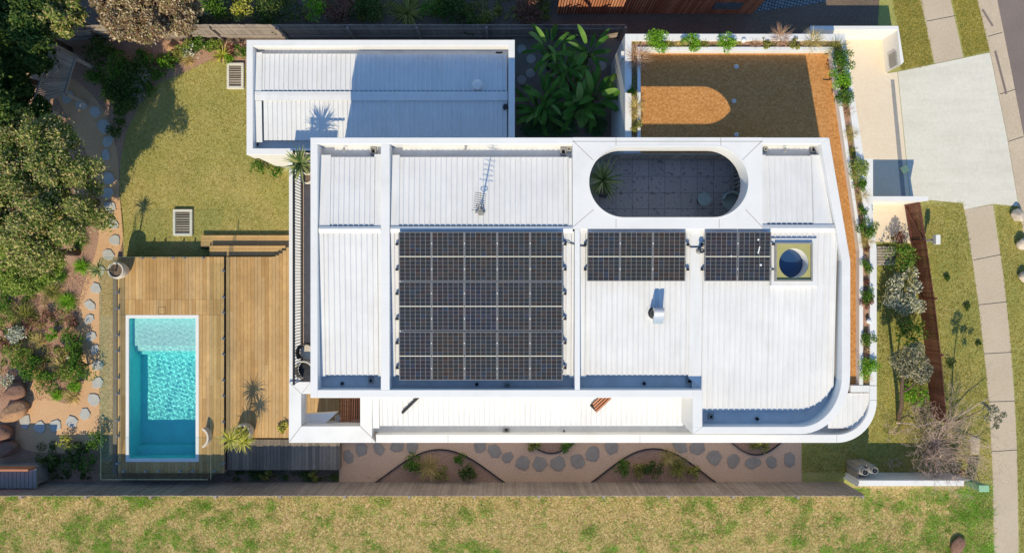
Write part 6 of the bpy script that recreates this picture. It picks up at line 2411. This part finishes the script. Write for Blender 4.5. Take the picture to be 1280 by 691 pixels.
for i in range(620):
    px = RNG.uniform(-40, 1240); py = RNG.uniform(613, 715)
    if RNG.uniform() > (1.0 if px < 330 or px > 1000 else .5): continue
    q = W(px, py)
    r0 = .05 + .30 * RNG.uniform() ** 2.5
    for k in range(5):      # ragged patches made of several small ones
        cl_.append((q.x + RNG.normal(0, r0 * 1.3), q.y + RNG.normal(0, r0 * .8), r0 * RNG.uniform(.4, 1.2)))
ground_blades('weeds', 'patches of green weeds in the paddock', 'weeds', FLD, 46000, .06, .010, 'weed', .006, cl_)
ground_blades('weeds', 'thin scattering of low green weeds over the whole paddock', 'weeds', FLD, 26000, .05, .008, 'weed', .006)
cl_ = []
for i in range(60):
    px = RNG.uniform(1150, 1245); py = RNG.uniform(606, 700)
    q = W(px, py); cl_.append((q.x, q.y, RNG.uniform(.2, .5)))
ground_blades('weeds', 'dense green weeds between the paddock and the footpath', 'weeds', PX([(1150, 606), (1240, 606), (1243, 720), (1180, 720)]), 3800, .07, .010, 'weed', .008, cl_)
# leaf litter on the beds
ground_blades('leaf_litter', 'bark chips and leaf litter on the garden bed', 'litter', PX([(0, 330), (120, 330), (98, 400), (100, 500), (0, 500)]), 9000, .02, .022, 'pinkgrass', .008)

ground_blades('leaf_litter', 'fallen pale leaves scattered over the lawn edge and sand path', 'litter', PX([(122, 100), (215, 100), (170, 150), (160, 290), (120, 330), (112, 230), (100, 140)]), 420, .012, .022, 'straw', .02)


# low mixed ground cover between the bigger plants
def ground_leaves(name, label, cat, polys, n, mat, z, hh, leaf, nclump, rmax):
    P_ = []
    for poly in polys:
        poly = np.array(poly); lo_, hi_ = poly.min(0), poly.max(0)
        cs = RNG.uniform(lo_, hi_, (nclump * 3, 2)); cs = cs[in_poly(cs, poly)][:nclump]
        rs = rmax * RNG.uniform(.25, 1, len(cs)) ** 1.5
        idx = RNG.integers(0, len(cs), n)
        a = RNG.uniform(0, 2 * PI, n); q = np.sqrt(RNG.uniform(0, 1, n)) * rs[idx]
        xy = cs[idx] + np.stack([np.cos(a) * q, np.sin(a) * q], 1)
        k = in_poly(xy, poly); xy = xy[k]
        zz = z + RNG.uniform(.01, 1, len(xy)) * hh * (1 - (q[k] / (rs[idx][k] + 1e-6)) ** 2 * .7)
        P_.append(np.concatenate([xy, zz[:, None]], 1))
    P_ = np.concatenate(P_)
    return tag(quads_obj(name, leaf_quads(P_, leaf, .45, .6), M[mat]), label, cat, kind='stuff')


BEDL = PX([(-20, 360), (60, 350), (98, 385), (104, 460), (98, 488), (70, 496), (46, 478), (-20, 470)])
BEDS = PX([(112, 58), (195, 66), (232, 74), (198, 98), (172, 130), (150, 168), (138, 128), (112, 92)])
ground_leaves('ground_cover', 'low olive ground cover between the plants of the mulched bed', 'ground cover', [BEDL], 5200, 'olivegrass', .01, .14, .026, 60, .3)
ground_leaves('ground_cover', 'low green ground cover between the plants of the mulched bed', 'ground cover', [BEDL], 4200, 'green', .01, .16, .026, 34, .3)
ground_leaves('ground_cover', 'wiry reddish ground cover between the plants of the mulched bed', 'ground cover', [BEDL], 2600, 'redshrub', .01, .12, .022, 40, .28)
ground_leaves('ground_cover', 'shaded green ground cover between the lawn and the back fence', 'ground cover', [BEDS], 9000, 'green', .01, .18, .03, 70, .32)
ground_leaves('ground_cover', 'low weeds in the shaded strip along the long fence', 'ground cover', [PX([(285, 588), (424, 588), (424, 600), (285, 600)]), PX([(40, 548), (122, 552), (122, 598), (46, 598)])], 3600, 'darkgreen', .01, .16, .03, 40, .25)
PLS = [PX([(790, 52), (1050, 52), (1044, 58), (790, 58)], 3.4), PX([(790, 58), (796.5, 58), (796.5, 170), (790, 170)], 3.4), PX([(1045, 58), (1052, 58), (1079, 262), (1087, 313), (1087, 480), (1080, 480), (1080, 313), (1072, 262)], 3.4)]
ground_leaves('ground_cover', 'low straggling ground cover in the roof planter', 'ground cover', PLS, 1500, 'olivegrass', 3.38, .1, .024, 60, .22)
ground_leaves('ground_cover', 'undergrowth of the neighbouring bed beyond the back fence', 'ground cover', [PX([(215, -20), (690, -20), (690, 26), (215, 30)])], 16000, 'olivegrass', .01, .25, .04, 110, .5)
# ================================================================== light and camera
sun_dir = Vector((.205, 1.12, -1.0)).normalized()      # the way the light travels
sd_ = bpy.data.lights.new('sun', 'SUN')
sd_.energy = SUN_E
sd_.angle = math.radians(.5)
sd_.color = SUN_C
so_ = bpy.data.objects.new('sun', sd_)
COL.objects.link(so_)
so_.rotation_euler = sun_dir.to_track_quat('-Z', 'Y').to_euler()
so_.location = (-6, -30, 30)
if POOL_MNEE:
    sd_.cycles.is_caustics_light = True
wd_ = bpy.data.worlds.new('World')
SC.world = wd_
wd_.use_nodes = True
nt = wd_.node_tree
nt.nodes.clear()
wo = nt.nodes.new('ShaderNodeOutputWorld')
bg = nt.nodes.new('ShaderNodeBackground')
sky = nt.nodes.new('ShaderNodeTexSky')
sky.sky_type = 'NISHITA'
sky.sun_disc = False
sky.sun_elevation = math.asin(-sun_dir.z)
sky.sun_rotation = math.atan2(-sun_dir.x, -sun_dir.y)
sky.air_density = 1.6
sky.dust_density = 0.0
sky.ozone_density = 9.0
bg.inputs['Strength'].default_value = SKY_S
nt.links.new(sky.outputs[0], bg.inputs['Color'])
nt.links.new(bg.outputs[0], wo.inputs['Surface'])

cd = bpy.data.cameras.new('camera')
cd.sensor_width = 36.0
cd.lens = 36.0 * F / 1280.0
cd.clip_start = .1
cd.clip_end = 1000
cam = bpy.data.objects.new('camera', cd)
COL.objects.link(cam)
cam.location = (0, 0, H)
cam.rotation_euler = (0, 0, 0)
SC.camera = cam
SC.view_settings.view_transform = 'Standard'
SC.view_settings.look = 'None'
SC.view_settings.exposure = EXPO
SC.view_settings.gamma = 1.0
SC.view_settings.use_curve_mapping = False
SC.cycles.max_bounces = 8
SC.cycles.diffuse_bounces = 3
SC.cycles.transparent_max_bounces = 16
SC.cycles.sample_clamp_indirect = 6.0
SC.cycles.caustics_reflective = False
SC.cycles.caustics_refractive = True
SC.cycles.use_denoising = True
